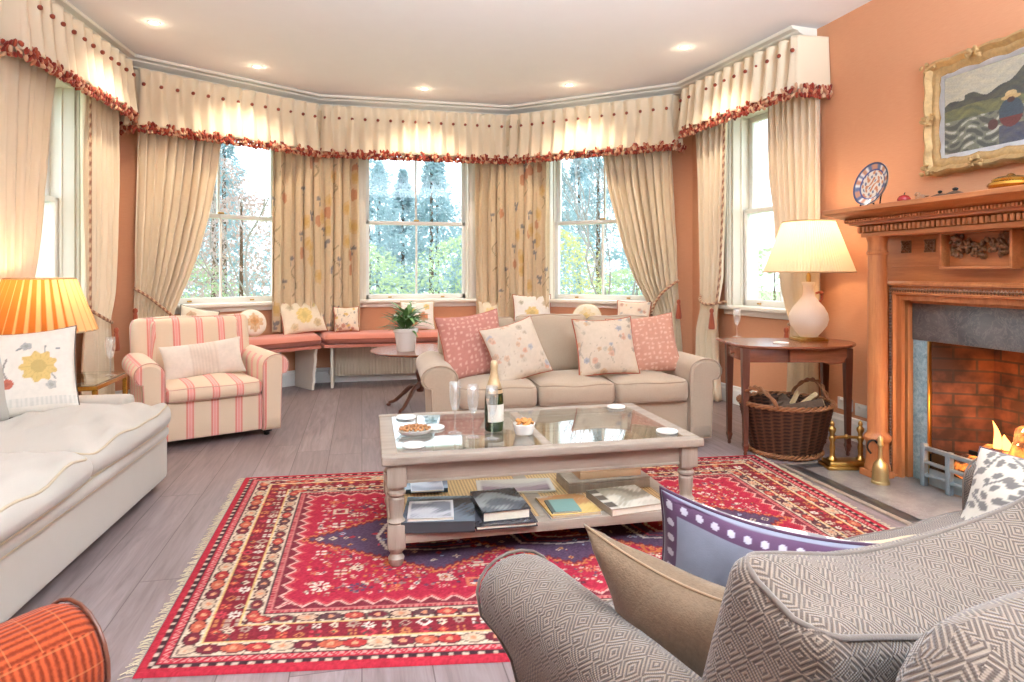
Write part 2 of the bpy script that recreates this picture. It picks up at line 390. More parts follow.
    def build(s, name, mats, parent=None, smooth=True, ang=38, uv=False, colors=False, M=None):
        me = bpy.data.meshes.new(name); me.from_pydata(s.v, [], s.f); 
        for m in (mats if isinstance(mats, (list, tuple)) else [mats]): me.materials.append(m)
        if len(me.materials) > 1: me.polygons.foreach_set('material_index', s.mi)
        me.polygons.foreach_set('use_smooth', [smooth]*len(s.f))
        if smooth and ang < 180: me.set_sharp_from_angle(angle=R(ang))
        if uv: box_uv(me)
        if colors:
            a = me.color_attributes.new('Col', 'FLOAT_COLOR', 'POINT')
            a.data.foreach_set('color', np.concatenate([np.array(s.c, dtype=np.float32), np.ones((len(s.c), 1), np.float32)], 1).ravel())
        me.update(); o = bpy.data.objects.new(name, me); return link(o, parent)
def box_uv(me):
    nl = len(me.loops); vi = np.empty(nl, np.int32); me.loops.foreach_get('vertex_index', vi)
    co = np.empty(len(me.vertices)*3, np.float32); me.vertices.foreach_get('co', co); co = co.reshape(-1, 3)[vi]
    npoly = len(me.polygons); no = np.empty(npoly*3, np.float32); me.polygons.foreach_get('normal', no); no = np.abs(no.reshape(-1, 3))
    lt = np.empty(npoly, np.int32); me.polygons.foreach_get('loop_total', lt); ax = np.repeat(no.argmax(1), lt)
    u = np.where(ax == 0, co[:, 1], co[:, 0]); v = np.where(ax == 2, co[:, 1], co[:, 2])
    uvl = me.uv_layers.new(name='UVMap'); uvl.data.foreach_set('uv', np.stack([u, v], 1).astype(np.float32).ravel())
def sweep(path, prof, closed=False):       # profile (offset to the left of travel, z) with mitred corners
    n = len(path); P = []
    for i in range(n):
        p = Vector(path[i][:2]); a = Vector(path[i-1][:2]) if (i or closed) else None; b = Vector(path[(i+1) % n][:2]) if (i < n-1 or closed) else None
        e1 = (p-a).normalized() if a is not None else (b-p).normalized(); e2 = (b-p).normalized() if b is not None else e1
        n1, n2 = Vector((-e1.y, e1.x)), Vector((-e2.y, e2.x)); m = (n1+n2).normalized(); k = 1/max(.3, m.dot(n1))
        P.append([(p.x+m.x*k*o, p.y+m.y*k*o, z) for o, z in prof])
    return P
def resample(path, step):
    out = []; 
    for a, b in zip(path[:-1], path[1:]):
        a, b = Vector(a), Vector(b); L = (b-a).length; n = max(1, int(round(L/step)))
        out += [a.lerp(b, i/n) for i in range(n)]
    return out + [Vector(path[-1])]
def bez(pts, n=12):    # Catmull-Rom through points
    pts = [Vector(p) for p in pts]; q = [pts[0]*2-pts[1]] + pts + [pts[-1]*2-pts[-2]]; out = []
    for i in range(1, len(q)-2):
        for k in range(n):
            t = k/n; out.append(.5*((2*q[i]) + (q[i+1]-q[i-1])*t + (2*q[i-1]-5*q[i]+4*q[i+1]-q[i+2])*t*t + (3*q[i]-q[i-1]-3*q[i+1]+q[i+2])*t**3))
    return out + [pts[-1]]
def hash2(i, j, k=0):
    v = math.sin(i*127.1 + j*311.7 + k*74.7)*43758.5453; return v-math.floor(v)
# ================================================================== ROOM SHELL
ZC = 3.07
R0, R1, ER, CR, CL, EL, L1, L0 = (3.42,-2.8), (3.42,4.26), (3.26,6.0), (1.70,7.35), (-.50,7.35), (-2.12,6.3), (-2.26,4.5), (-2.32,-2.8)
OUTLINE = [R0, R1, ER, CR, CL, EL, L1, L0]
def hit(px, A, B, off=0):             # where the sight line of image column px crosses the line A-B (moved inward by off)
    A, B = Vector(A), Vector(B); e = (B-A).normalized(); A = A + Vector((-e.y, e.x))*off
    r = (px-512)/FPX; d = Vector((r*CY+SY, -r*SY+CY)); den = d.x*e.y-d.y*e.x
    k = (A.x*e.y-A.y*e.x)/den; return d*k, k
b = MB(); b.prism(OUTLINE, -.12, 0); tag(b.build('floor', MT['floor'], smooth=False), kind='structure')
b = MB(); b.prism(OUTLINE, ZC, ZC+.15); tag(b.build('ceiling', MT['ceiling'], smooth=False), kind='structure')
def frame(A, B):
    A, B = Vector(A), Vector(B); e = (B-A).normalized()
    return Matrix(((e.x, -e.y, 0, A.x), (e.y, e.x, 0, A.y), (0, 0, 1, 0), (0, 0, 0, 1))), (B-A).length
def wall(name, A, B, hole=None, mat='wall'):
    M, L = frame(A, B); b = MB(); T = -.3
    if hole:
        t0, t1, z0, z1 = hole
        for q in ((0, t0, 0, ZC), (t1, L, 0, ZC), (t0, t1, 0, z0), (t0, t1, z1, ZC)): b.rbox(q[0], q[1], T, 0, q[2], q[3], .0001)
    else: b.rbox(0, L, T, 0, 0, ZC, .0001)
    o = b.build(name, MT[mat], smooth=False); o.matrix_world = M
    return tag(o, kind='structure')
ZS0, ZS1 = .87, 2.64
HB = (CR[0]-1.20, CR[0]+.01)          # centre window, measured from CR
holes = {'right': (.12, 1.12), 'right_bay': (.40, 1.60), 'bay': (.50, 1.69), 'left_bay': (.34, 1.56), 'left': (.62, 1.64)}
segs = {'right': (R1, ER), 'right_bay': (ER, CR), 'bay': (CR, CL), 'left_bay': (CL, EL), 'left': (EL, L1)}
wall('wall_right', R0, R1); wall('wall_left', L1, L0); wall('wall_rear', L0, R0, mat='ceiling')
for nm, side in (('right', 'right_window'), ('right_bay', 'right_bay'), ('bay', 'back'), ('left_bay', 'left_bay'), ('left', 'left_window')):
    wall('wall_'+side, *segs[nm], hole=(*holes[nm], ZS0, ZS1))
def window(i, seg, hole):
    M, L = frame(*seg); t0, t1 = hole; w = t1-t0
    e = bpy.data.objects.new('window_%d' % i, None); link(e); e.matrix_world = M @ Matrix.Translation((t0, 0, ZS0)); e['kind'] = 'structure'
    H = ZS1-ZS0; b = MB()
    b.rbox(-.07, 0, 0, .028, 0, H+.07, .006); b.rbox(w, w+.07, 0, .028, 0, H+.07, .006); b.rbox(-.07, w+.07, 0, .028, H, H+.08, .006)
    b.rbox(-.055, -.015, .026, .04, 0, H, .006); b.rbox(w+.015, w+.055, .026, .04, 0, H, .006)
    b.rbox(-.001, .022, -.28, .002, 0, H, .003); b.rbox(w-.022, w+.001, -.28, .002, 0, H, .003); b.rbox(0, w, -.28, 0, H-.02, H, .003); b.rbox(0, w, -.28, 0, 0, .02, .003)
    b.rbox(.02, .034, -.10, -.08, 0, H, .003); b.rbox(w-.034, w-.02, -.10, -.08, 0, H, .003)
    b.build('window_frame', MT['cream'], e)
    b = MB(); b.rbox(-.10, w+.10, -.08, .075, -.012, .026, .01, k=3); b.rbox(-.08, w+.08, 0, .03, -.06, -.012, .008, k=2); b.build('window_sill', MT['cream'], e)
    hm = .885
    for nm, za, zb, y0, bot, top in (('lower_sash', .02, hm+.02, -.155, .06, .042), ('upper_sash', hm-.02, H-.02, -.215, .042, .05)):
        b = MB(); y1 = y0+.045
        b.rbox(.022, .07, y0, y1, za, zb, .006); b.rbox(w-.07, w-.022, y0, y1, za, zb, .006)
        b.rbox(.022, w-.022, y0, y1, za, za+bot, .006); b.rbox(.022, w-.022, y0, y1, zb-top, zb, .006)
        b.rbox(w/2-.011, w/2+.011, y0+.01, y1-.006, za, zb, .004)
        o = b.build(nm, MT['whitep'], e)
        g = MB(); g.rbox(.06, w-.06, y0+.02, y0+.024, za+.03, zb-.03, .0005); g.build('pane', MT['glass'], o, smooth=False)
        if nm == 'lower_sash':
            h = MB(); h.rbox(w/2-.03, w/2+.03, y0+.01, y1, zb, zb+.02, .004); h.rbox(w*.25-.02, w*.25+.02, y1, y1+.02, za+.02, za+.035, .004); h.rbox(w*.75-.02, w*.75+.02, y1, y1+.02, za+.02, za+.035, .004)
            h.build('sash_fastener', MT['brass'], o)
for i, nm in enumerate(('left', 'left_bay', 'bay', 'right_bay', 'right')): window(i+1, segs[nm], holes[nm])
# cornice round the bay, skirting boards
prof = [(0,ZC-.15),(.012,ZC-.15),(.02,ZC-.135),(.02,ZC-.125),(.035,ZC-.105),(.06,ZC-.085),(.075,ZC-.08),(.075,ZC-.068),(.10,ZC-.055),(.125,ZC-.04),(.13,ZC-.028),(.165,ZC-.022),(.17,ZC-.008),(.17,ZC),(0,ZC)]
prof = [(o*1.4, z) for o, z in prof]
path = [(3.412, 4.345), ER, CR, CL, EL, L1, (-2.27, 3.9)]
b = MB(); P = sweep(path, prof); b.grid(P); b.add(P[0], [tuple(range(len(prof)))]); b.add(P[-1], [tuple(range(len(prof)))])
tag(b.build('trim_1', MT['cream'], smooth=False), kind='structure')
prof = [(0,0),(.022,0),(.022,.12),(.014,.135),(.012,.155),(0,.16)]
for nm, pt in (('baseboard_right', [(3.42, 3.30), R1, ER]), ('baseboard_back', [ER, CR, CL, EL]), ('baseboard_left', [EL, L1, L0])):
    b = MB(); P = sweep(pt, prof); b.grid(P); b.add(P[0], [tuple(range(len(prof)))]); b.add(P[-1], [tuple(range(len(prof)))])
    tag(b.build(nm, MT['whitep'], smooth=False), kind='structure')
# ================================================================== DOWNLIGHTS
def downlight(loc, label, power=20):
    t = thing('ceiling_downlight', label, 'ceiling light', (loc[0], loc[1], ZC), group='recessed ceiling downlights')
    b = MB(); b.lathe([(.030, -.001), (.033, -.006), (.043, -.006), (.047, -.001)], 24); b.build('trim_ring', MT['whitep'], t)
    b = MB(); b.lathe([(.030, -.002), (.0, -.0035)], 20); b.build('lamp_lens', MT['lens'], t)
    l = bpy.data.lights.new('downlight_beam', 'SPOT'); l.energy = power; l.color = (1.0, .86, .68); l.spot_size = R(125); l.spot_blend = .7; l.shadow_soft_size = .03
    o = bpy.data.objects.new('downlight_beam', l); link(o, t); o.location = (0, 0, -.02)
    l2 = bpy.data.lights.new('downlight_glow', 'POINT'); l2.energy = .2; l2.color = (1.0, .78, .52); l2.shadow_soft_size = .02
    o = bpy.data.objects.new('downlight_glow', l2); link(o, t); o.location = (0, 0, -.045)
MT['lens'] = emit('downlight_lens', (1, .86, .66), 14)
DL = [((-1.52, 5.35), 'ceiling downlight in front of the left pelmet above the table lamp'), ((-.93, 6.28), 'ceiling downlight above the bay curtain behind the striped armchair'),
      ((.62, 6.66), 'ceiling downlight above the centre bay window'), ((2.02, 6.2), 'ceiling downlight above the right bay window behind the beige sofa'),
      ((2.62, 4.95), 'ceiling downlight in front of the right window pelmet above the drop-leaf table')]
for p, lb in DL: downlight(p, lb)
# ================================================================== CURTAINS
def interp(rows, k, z):
    for a, c in zip(rows[:-1], rows[1:]):
        if a[0] >= z >= c[0]:
            f = (a[0]-z)/max(1e-6, a[0]-c[0]); return a[k]+(c[k]-a[k])*f
    return rows[0][k] if z > rows[0][0] else rows[-1][k]
def curtain(label, A, B, off, rows_px, zb, ztop, nf, amp=.035, tie=None, paint=None, seed=0, mat='curtain', group=None, endB=None, cord=None):
    """rows_px: (py, px at A side, px at B side); line A-B lies along the wall, off = distance in front of it"""
    rows = []
    if endB is None:
        M, L = frame(A, B)
    rr = random.Random(seed)
    A2, B2 = Vector(A), Vector(B); e = (B2-A2).normalized(); nrm = Vector((-e.y, e.x)); O = A2+nrm*off
    for py, xa, xb in rows_px:
        pa, ka = hit(xa, A, B, off); pb, kb = hit(xb, A, B, off); k = (ka+kb)/2
        rows.append((CAMH-(py-HOR)*k/FPX, (pa-O).dot(e), (pb-O).dot(e)))
    rows.sort(key=lambda q: -q[0]); rows[-1] = (min(rows[-1][0], zb), rows[-1][1], rows[-1][2])
    nu, nv = nf*(16 if paint else 10), (150 if paint else 46); P = []; cols = []
    ph = [rr.uniform(-.35, .35) for _ in range(nf+2)]; am = [rr.uniform(.75, 1.25) for _ in range(nf+2)]
    w0 = abs(rows[0][2]-rows[0][1])
    for i in range(nu+1):
        u = i/nu; row = []; k = int(u*nf); f = u*nf-k
        for j in range(nv+1):
            z = ztop+(zb-ztop)*j/nv; a, c = interp(rows, 1, z), interp(rows, 2, z); sq = abs(c-a)/w0
            pz = ph[k]*(1-f)+ph[k+1]*f; az = am[k]*(1-f)+am[k+1]*f
            th = 2*PI*nf*u + pz + .25*math.sin(3*z+k); d = 1.25*amp*az*math.sin(th) + amp*.3*math.sin(2.3*th+1.7+z)
            if tie: d *= .55 + .45*min(1, abs(z-tie)/.25); 
            s = a+(c-a)*(u + .010*math.sin(th*2)) ; d += (1-sq)*.05*math.sin(PI*u)
            p = O + e*s + nrm*d; row.append((p.x, p.y, z))
            if paint: cols.append(paint(u*1.25*1.4, z, i, j))
        P.append(row)
    b = MB(); b.grid(P, col=cols if paint else None)
    o = b.build('curtain', MT[mat], colors=bool(paint), ang=180)
    sm = o.modifiers.new('s', 'SOLIDIFY'); sm.thickness = .004
    tag(o, label, 'curtain', group)
    z2p = lambda z, u, dd=0: (lambda q: (q.x, q.y, z))(O + e*(interp(rows, 1, z)+(interp(rows, 2, z)-interp(rows, 1, z))*u) + nrm*dd)
    return o, z2p
def rope_col(n, seg): 
    c1, c2 = S(150, 96, 72), S(222, 186, 150); return [c1 if ((i + j//2) % 4) < 2 else c2 for i in range(n) for j in range(seg)]
def tieback(cur, pts, tassel_at):
    pts = bez([Vector(p) for p in pts], 14); b = MB(); b.tube(pts, .013, 8, col=rope_col(len(pts), 8)); t = b.build('tieback', MT['vc'], cur, colors=True)
    b = MB(); x, y, z = tassel_at
    b.lathe([(.0, .03), (.016, .02), (.02, 0), (.012, -.02), (.016, -.03), (.03, -.15), (.026, -.165), (0, -.165)], 14, (x, y, z), rmod=lambda a, i: 1+.08*math.sin(a*7) if i > 4 else 1)
    b.build('tassel', MT['redbraid'], t)
def leading_cord(cur, z2p, u, z0, z1, dd=.03):
    n = 90; pts = [z2p(z0+(z1-z0)*i/n, u, dd) for i in range(n+1)]; b = MB(); b.tube(pts, .011, 8, col=rope_col(n+1, 8)); b.build('edge_cord', MT['vc'], cur, colors=True)
# floral painted cloth of the two narrow inner curtains
FLO = [(rnd.uniform(0, 1.75), rnd.uniform(.5, 2.6), rnd.choice([0,0,1,2,2,3])) for _ in range(64)]
def floral(s, z, i, j):
    base = S(226, 204, 170)
    for (fx, fz, k) in FLO:
        dx, dz = s-fx, z-fz; d = math.hypot(dx, dz*.8)
        if k == 0 and d < .062: return S(216,180,118) if d < .035 else S(222,192,142)
        if k == 1 and d < .05: return S(206,152,118)
        if k == 2 and d < .05 and math.sin(math.atan2(dz, dx)*3)*.03 > d-.034: return S(146,140,138)
        if k == 3 and abs(dx-.05*math.sin(dz*22)) < .009 and abs(dz) < .18: return S(176,158,128)
    return base
ZT = 2.9
sR, sRB, sB, sLB, sL = segs['right'], segs['right_bay'], segs['bay'], segs['left_bay'], segs['left']
o, z2 = curtain('cream curtain tied back at the left end of the bay, behind the striped armchair', EL, CL, -.13,
    [(80,138,224),(130,138,222),(170,137,217),(210,136,210),(250,135,199),(280,135,188),(300,134,179),(318,134,172),(345,132,176),(440,130,182)], .015, ZT, 9, .036, tie=.78, seed=1)
tieback(o, [z2(1.06, -.03, -.02), z2(.98, .25, -.075), z2(.88, .6, -.085), z2(.80, .95, -.06), z2(.78, 1.06, .02)], z2(.86, -.02, -.06))
o, z2 = curtain('cream curtain tied back at the right end of the bay, behind the beige sofa', ER, CR, .13,
    [(80,673,600),(150,672,603.5),(188,674,609),(218,675,616.7),(247,677,624),(277,678,634),(294,679,643),(315,680,653),(345,683,656),(440,684,650)], .015, ZT, 9, .036, tie=.74, seed=2)
tieback(o, [z2(1.12, -.03, .02), z2(1.02, .3, .075), z2(.9, .65, .085), z2(.78, .98, .06), z2(.76, 1.06, -.02)], z2(.9, -.02, .06))
def mid(a, c): return tuple((Vector(a)+Vector(c))/2)
pa = hit(273, *sLB, .10)[0]; pb = hit(359, *sB, .10)[0]
o, z2 = curtain('patterned floral curtain hanging between the left and centre bay windows', pb, pa, 0, [(120,359,273),(200,359,272.5),(330,360,272)], .585, ZT, 9, .03, paint=floral, seed=3, mat='vc')
pa = hit(476, *sB, .10)[0]; pb = hit(549, *sRB, .10)[0]
o, z2 = curtain('patterned floral curtain hanging between the centre and right bay windows', pb, pa, 0, [(120,549,476),(200,549,476),(330,549,476)], .585, ZT, 8, .03, paint=lambda s, z, i, j: floral(s+.37, z+.11, i, j), seed=4, mat='vc')
o, z2 = curtain('narrow cream curtain at the far side of the right-hand window, beside the beige sofa arm', R1, ER, .12,
    [(100,728,697),(137,727,698),(205,725.5,699),(276,722.7,702.6),(311,718,701.6),(330,717,698),(362,718,697),(400,721,699)], .015, ZT+.06, 5, .035, tie=.86, seed=5)
leading_cord(o, z2, 0, 2.55, .9)
tieback(o, [z2(.93, -.15, -.05), z2(.90, .3, .07), z2(.94, .75, .07), z2(1.02, 1.05, -.03)], z2(.84, .0, .07))
o, z2 = curtain('cream curtain at the near side of the right-hand window, behind the pleated lamp', R1, ER, .075,
    [(20,820,765),(60,820,766.7),(170,820,769.5),(205,820,773),(241,820,775.5),(283,820,781),(311,820,786),(325,818,791),(360,818,789),(440,818,786)], .015, ZT+.06, 8, .024, tie=.79, seed=6)
tieback(o, [z2(.80, 1.12, -.05), z2(.79, .8, .07), z2(.84, .4, .08), z2(.95, .02, .0)], z2(.74, .85, .08))
o, z2 = curtain('narrow cream curtain at the far side of the left window, above the champagne flute', EL, L1, .12,
    [(100,114,86),(180,115,86),(250,114,86),(300,111,86),(324,108,87),(345,108,86),(400,113,84)], .015, ZT+.06, 5, .035, tie=.80, seed=7)
leading_cord(o, z2, 1, 2.55, .9)
tieback(o, [z2(.96, 1.12, -.02), z2(.86, .85, .07), z2(.80, .4, .08), z2(.79, -.02, .02)], z2(.72, .05, .07))
o, z2 = curtain('cream curtain at the near side of the left window, behind the ribbed lampshade', EL, L1, .14,
    [(20,52,-26),(60,50,-26),(90,46,-26),(180,39,-26),(215,37,-26),(250,33,-24),(290,26,-22),(330,18,-20),(480,18,-22)], .015, ZT+.06, 8, .035, tie=.85, seed=8)
# ================================================================== PELMETS
def pelmet(label, path, ztop, zbot, sp=.135, plain=0.0, plain0=None):
    pts = resample([(p[0], p[1], 0) for p in path], .0095); n = len(pts); s = [0.]
    for a, c in zip(pts[:-1], pts[1:]): s.append(s[-1]+(c-a).length)
    total = s[-1]; nz = 22; P = []; H = ztop-zbot
    zbtn = .72
    nr = []
    for i in range(n):
        d = pts[min(i+3, n-1)]-pts[max(i-3, 0)]; d.normalize(); nr.append(Vector((d.y, -d.x, 0)))
    cx = sum((p for p in pts), Vector())/n
    sgn = 1 if sum(nr[i].dot(Vector((.6, 3.2, 0))-pts[i]) for i in range(n)) > 0 else -1
    p0 = plain if plain0 is None else plain0; span = total-plain-p0; npl = max(2, round(span/sp)); sp2 = span/npl
    rr = random.Random(n); jit = [rr.uniform(.8, 1.2) for _ in range(npl+3)]
    for i in range(n):
        row = []; ss = s[i]-p0; k = ss/sp2; f = k-math.floor(k); inr = 0 <= ss <= span
        kk = int(max(0, min(npl, math.floor(k+.5))))
        c = math.cos(2*PI*k)
        for j in range(nz+1):
            t = j/nz; z = zbot+H*t
            ac = abs(math.cos(PI*k))
            if t > zbtn: q = (t-zbtn)/(1-zbtn); A = .066-.012*q; sh = ac**(3.4-2.7*q)
            else: q = t/zbtn; A = .072-.006*q; sh = ac**(.5+2.9*q**2.0)
            d = (A*sh*jit[kk]-A*.45) if inr else 0
            if t < .5: d += (.5-t)*.05*(.5+.5*math.cos(4*PI*k+.4))*(1 if inr else 0)*.5
            d += .02*(1-t)
            p = pts[i]+nr[i]*sgn*d; row.append((p.x, p.y, z))
        P.append(row)
    b = MB(); b.grid(P); o = b.build('pelmet', MT['curtain'], ang=180); o.modifiers.new('s', 'SOLIDIFY').thickness = .006
    tag(o, label, 'pelmet')
    b0 = pts[0]
    tp = MB(); back = [p - nr[i]*sgn*.17 for i, p in enumerate(pts)]
    def at(sv):
        for i in range(n-1):
            if s[i] <= sv <= s[i+1]: return i
        return n-2
    for k in range(npl+1):
        i = at(p0+min(k*sp2, span-1e-4)); p = pts[i]+nr[i]*sgn*.040
        m = MB(); m.ball((0,0,0), (.017, .017, .017), 8, 5); bt = m.build('button', MT['button'], o); bt.location = (p.x, p.y, zbot+H*zbtn)
    fr = MB(); cols = [S(140,52,40), S(176,84,60), S(222,180,146), S(160,64,48), S(206,140,108)]
    L = int(total/.017)
    for r_, (zz, oo) in enumerate(((.018, .032), (-.012, .042), (-.042, .032))):
        for q in range(L):
            sv = (q+.5*(r_ % 2)+.3*rr.random())/L*total; i = at(min(sv, total-1e-4)); t = (sv-s[i])/max(1e-6, s[min(i+1, n-1)]-s[i]); p = pts[i].lerp(pts[min(i+1, n-1)], min(1, t))
            c = p+nr[i]*sgn*(oo+rr.uniform(-.01, .012)); rot = Euler((rr.uniform(-.8, .8), rr.uniform(-.8, .8), rr.uniform(0, 6))).to_matrix()
            fr.ball((c.x, c.y, zbot+zz+rr.uniform(-.008, .008)), (.0155, .012, .027), 6, 4, col=cols[int(q*.8+r_*2+rr.random()*1.6) % 5], rot=rot)
    fr.build('fringe', MT['vc'], o, colors=True, ang=180)
    return o
pelmet('long cream pleated pelmet with buttons and rust fringe across the three bay windows', [(-2.04,6.30),(-1.86,6.185),(-.432,7.11),(1.61,7.11),(3.0,5.905),(3.14,6.02)], 2.955, 2.46, plain=.1)
pelmet('cream pleated pelmet over the left window above the lamp', [(-2.24,4.44),(-2.0,4.46),(-1.89,6.05),(-1.93,6.07)], 2.965, 2.535, plain=.1, plain0=.25)
pelmet('cream pleated pelmet over the right-hand window beside the orange chimney wall', [(3.415,4.225),(3.16,4.235),(3.03,5.74),(3.07,5.76)], 2.965, 2.555, plain=.05, plain0=.275)
# ================================================================== UPHOLSTERY
def rrect(x0, x1, y0, y1, r, z, n=5):
    o = []
    for cx, cy, a0 in ((x1-r, y1-r, 0), (x0+r, y1-r, 90), (x0+r, y0+r, 180), (x1-r, y0+r, 270)):
        o += [(cx+r*math.cos(R(a0+90*i/n)), cy+r*math.sin(R(a0+90*i/n)), z) for i in range(n+1)]
    return o
def cushion(name, mat, par, x0, x1, y0, y1, z0, z1, r=.045, crown=.03, front=.015, pipe=None, n=(9, 7, 2), M=None, uv=True, sag=0., pr=.006, seed=0, droop=0., wr=0.):
    ph = seed*1.7
    def puff(p, h):
        u, v, w = p[0]/h[0], p[1]/h[1], p[2]/h[2]
        cz = (1-u*u)*(1-v*v)
        p = [p[0]*(1+.0*w), p[1], p[2]]
        p[2] += (crown*cz*(1 if w > 0 else .15) if w > -.3 else 0) - sag*(1-u*u)*(.5-.5*v) + .007*math.sin(5*u+ph)*math.sin(4*v+1.3*ph)*max(0, w) + wr*(math.sin(9*u+3*math.sin(5*v+ph))*math.sin(3.1*v+ph)+.6*math.sin(17*v+5*u+ph)*(1-u*u))*max(0, w)
        if droop: p[2] -= droop*(1-u*u)*(1-.45*u)*max(0, w)*(1.0 if w > 0 else 0)
        if v < 0: p[1] += -front*(1-u*u)*max(0, (-v-.5)*2)*(1-w*w*.5)
        return p
    b = MB(); b.rbox(x0, x1, y0, y1, z0, z1, r, n, puff=puff, k=4, M=M); o = b.build(name, mat, par, uv=uv, ang=180)
    if pipe:
        b = MB(); i = r*.29
        def pp(z, top):
            pts = rrect(x0+i, x1-i, y0+i, y1-i, r, z)
            pts2 = []
            hx, hy, hz = (x1-x0)/2, (y1-y0)/2, (z1-z0)/2; cx, cy, cz = (x0+x1)/2, (y0+y1)/2, (z0+z1)/2
            ext = []
            for a, c in zip(pts, pts[1:]+pts[:1]):
                m = max(1, int((Vector(a)-Vector(c)).length/.06)); ext += [Vector(a).lerp(Vector(c), k/m) for k in range(m)]
            for a in ext:
                q = puff([a.x-cx, a.y-cy, a.z-cz], (hx, hy, hz)); pts2.append((q[0]+cx, q[1]+cy, q[2]+cz))
            b.tube(pts2, pr, 6, closed=True, M=M)
        pp(z1-i, True); b.build('piping', pipe, o, ang=180); b = MB(); pp(z0+i, False); b.build('piping', pipe, o, ang=180)
    return o
def profile_y(name, mat, par, prof, y0, y1, bev=.02, ny=6, uv=True, pipe=None, M=None, shape=None, pr=.006):
    """closed x-z profile swept along y with softened ends"""
    n = len(prof); cx = sum(p[0] for p in prof)/n; cz = sum(p[1] for p in prof)/n
    lev = [(y0-bev*.25, .80), (y0, .93), (y0+bev*.4, .975), (y0+bev, 1)] + [(y0+bev+(y1-y0-2*bev)*i/ny, 1) for i in range(1, ny)] + [(y1-bev, 1), (y1-bev*.4, .975), (y1, .93), (y1+bev*.25, .8)]
    P = []
    for y, s in lev: P.append([((lambda q: q)((cx+(px-cx)*s, y, cz+(pz-cz)*s))) for px, pz in prof+[prof[0]]])
    if shape: P = [[shape(*q) for q in row] for row in P]
    b = MB(); b.grid(P, M=M); b.add([P[0][i] for i in range(n)], [tuple(range(n))], M=M); b.add([P[-1][i] for i in range(n)], [tuple(reversed(range(n)))], M=M)
    o = b.build(name, mat, par, uv=uv, ang=50)
    if pipe:
        b = MB(); q = [(cx+(px-cx)*.985, y0, cz+(pz-cz)*.985) for px, pz in prof]
        if shape: q = [shape(*k) for k in q]
        b.tube(q, pr, 6, closed=True, M=M); b.build('piping', pipe, o, ang=180)
    return o
def foot(par, x, y, h, r, mat):
    b = MB(); b.lathe([(r*.6, 0), (r*.75, h*.3), (r, h*.8), (r, h)], 14); o = b.build('foot', mat, par); o.location = (x, y, 0); return o
def scroll(xi, xo, zb, zt, roll, side=1):
    """arm profile: straight inner face at xi, rolled over to xo"""
    r = roll; pts = [(xi, zb), (xi, zt-r*1.0)]
    cx = (xi+xo)/2; w = abs(xo-xi)/2+.0
    for i in range(1, 14):
        a = PI - (PI*1.22)*i/13; pts.append((cx+side*w*math.cos(a)*1.0, zt-r+r*math.sin(a)))
    pts += [(xi+side*(abs(xo-xi)*.72), zt-r*1.75), (xi+side*abs(xo-xi)*.66, zb)]
    return pts
# ---- beige three-seater
t = thing('three_seat_sofa', 'beige three-seat sofa with rolled arms, its back to the bay windows', 'sofa', (1.40, 4.10, 0), R(-2))
sf = t; M1, P1 = MT['beige'], MT['beigepipe']
b = MB(); b.rbox(-.84, .84, .05, .86, .05, .31, .02, (6,4,2), k=3); b.build('base', M1, t, uv=True)
for i, (a, c) in enumerate(((-.80,-.27), (-.27,.27), (.27,.80))): cushion('seat_cushion', M1, t, a+.004, c-.004, .0, .62, .31, .455, .04, .035, .02, P1, seed=i)
for s in (-1, 1): profile_y('arm', M1, t, scroll(s*.80, s*1.035, .05, .60, .085, s), .01, .84, .02, pipe=P1)
profile_y('backrest', M1, t, [(-.86, .06), (.86, .06), (.86, .74), (.82, .79), (-.82, .79), (-.86, .74)], .76, .92, .02)
for i, (a, c) in enumerate(((-.83,-.28), (-.28,.29), (.29,.83))):
    M = Matrix.Translation((0, .60, .44)) @ Matrix.Rotation(R(-12), 4, 'X')
    cushion('back_cushion', M1, t, a+.004, c-.004, -.0, .19, .0, .44+(.015 if i == 1 else 0), .06, .0, .05, P1, (8,2,7), M=M, seed=i+4)
for x in (-.78, .78):
    for y in (.1, .82): foot(t, x, y, .055, .03, MT['mahoz'])
# ---- striped armchair
t = thing('striped_armchair', 'pink and cream striped armchair with rolled arms standing on bare boards', 'armchair', (-.985, 4.86, 0), R(23))
M1, P1 = MT['stripe'], MT['armpipe']
b = MB(); b.rbox(-.33, .33, .03, .80, .055, .315, .015, (6,4,2), k=3); b.build('base', M1, t, uv=True)
cushion('seat_cushion', M1, t, -.315, .315, .0, .62, .315, .415, .035, .03, .02, P1, seed=2, pr=.0035)
for s in (-1, 1): profile_y('arm', M1, t, scroll(s*.315, s*.50, .05, .60, .085, s), .0, .80, .03, pipe=P1, pr=.0035)
M = Matrix.Translation((0, .62, .36)) @ Matrix.Rotation(R(-13), 4, 'X')
cushion('backrest', M1, t, -.44, .40, .0, .21, -.05, .52, .06, 0, .03, P1, (8,2,7), M=M, pr=.0035)
cushion('back_cushion', M1, t, -.32, .30, -.10, .06, .04, .49, .06, 0, .04, None, (8,2,7), M=M)
for x in (-.36, .36):
    for y in (.08, .74):
        b = MB(); b.rbox(-.03, .03, -.03, .03, .03, .06, .004); b.lathe([(.0, .0), (.018, .003), (.022, .02), (.018, .037), (0, .04)], 12, M=Matrix.Rotation(R(90), 4, 'Y') @ Matrix.Translation((-.022, 0, -.02))); o = b.build('castor', MT['black'], t); o.location = (x, y, 0)
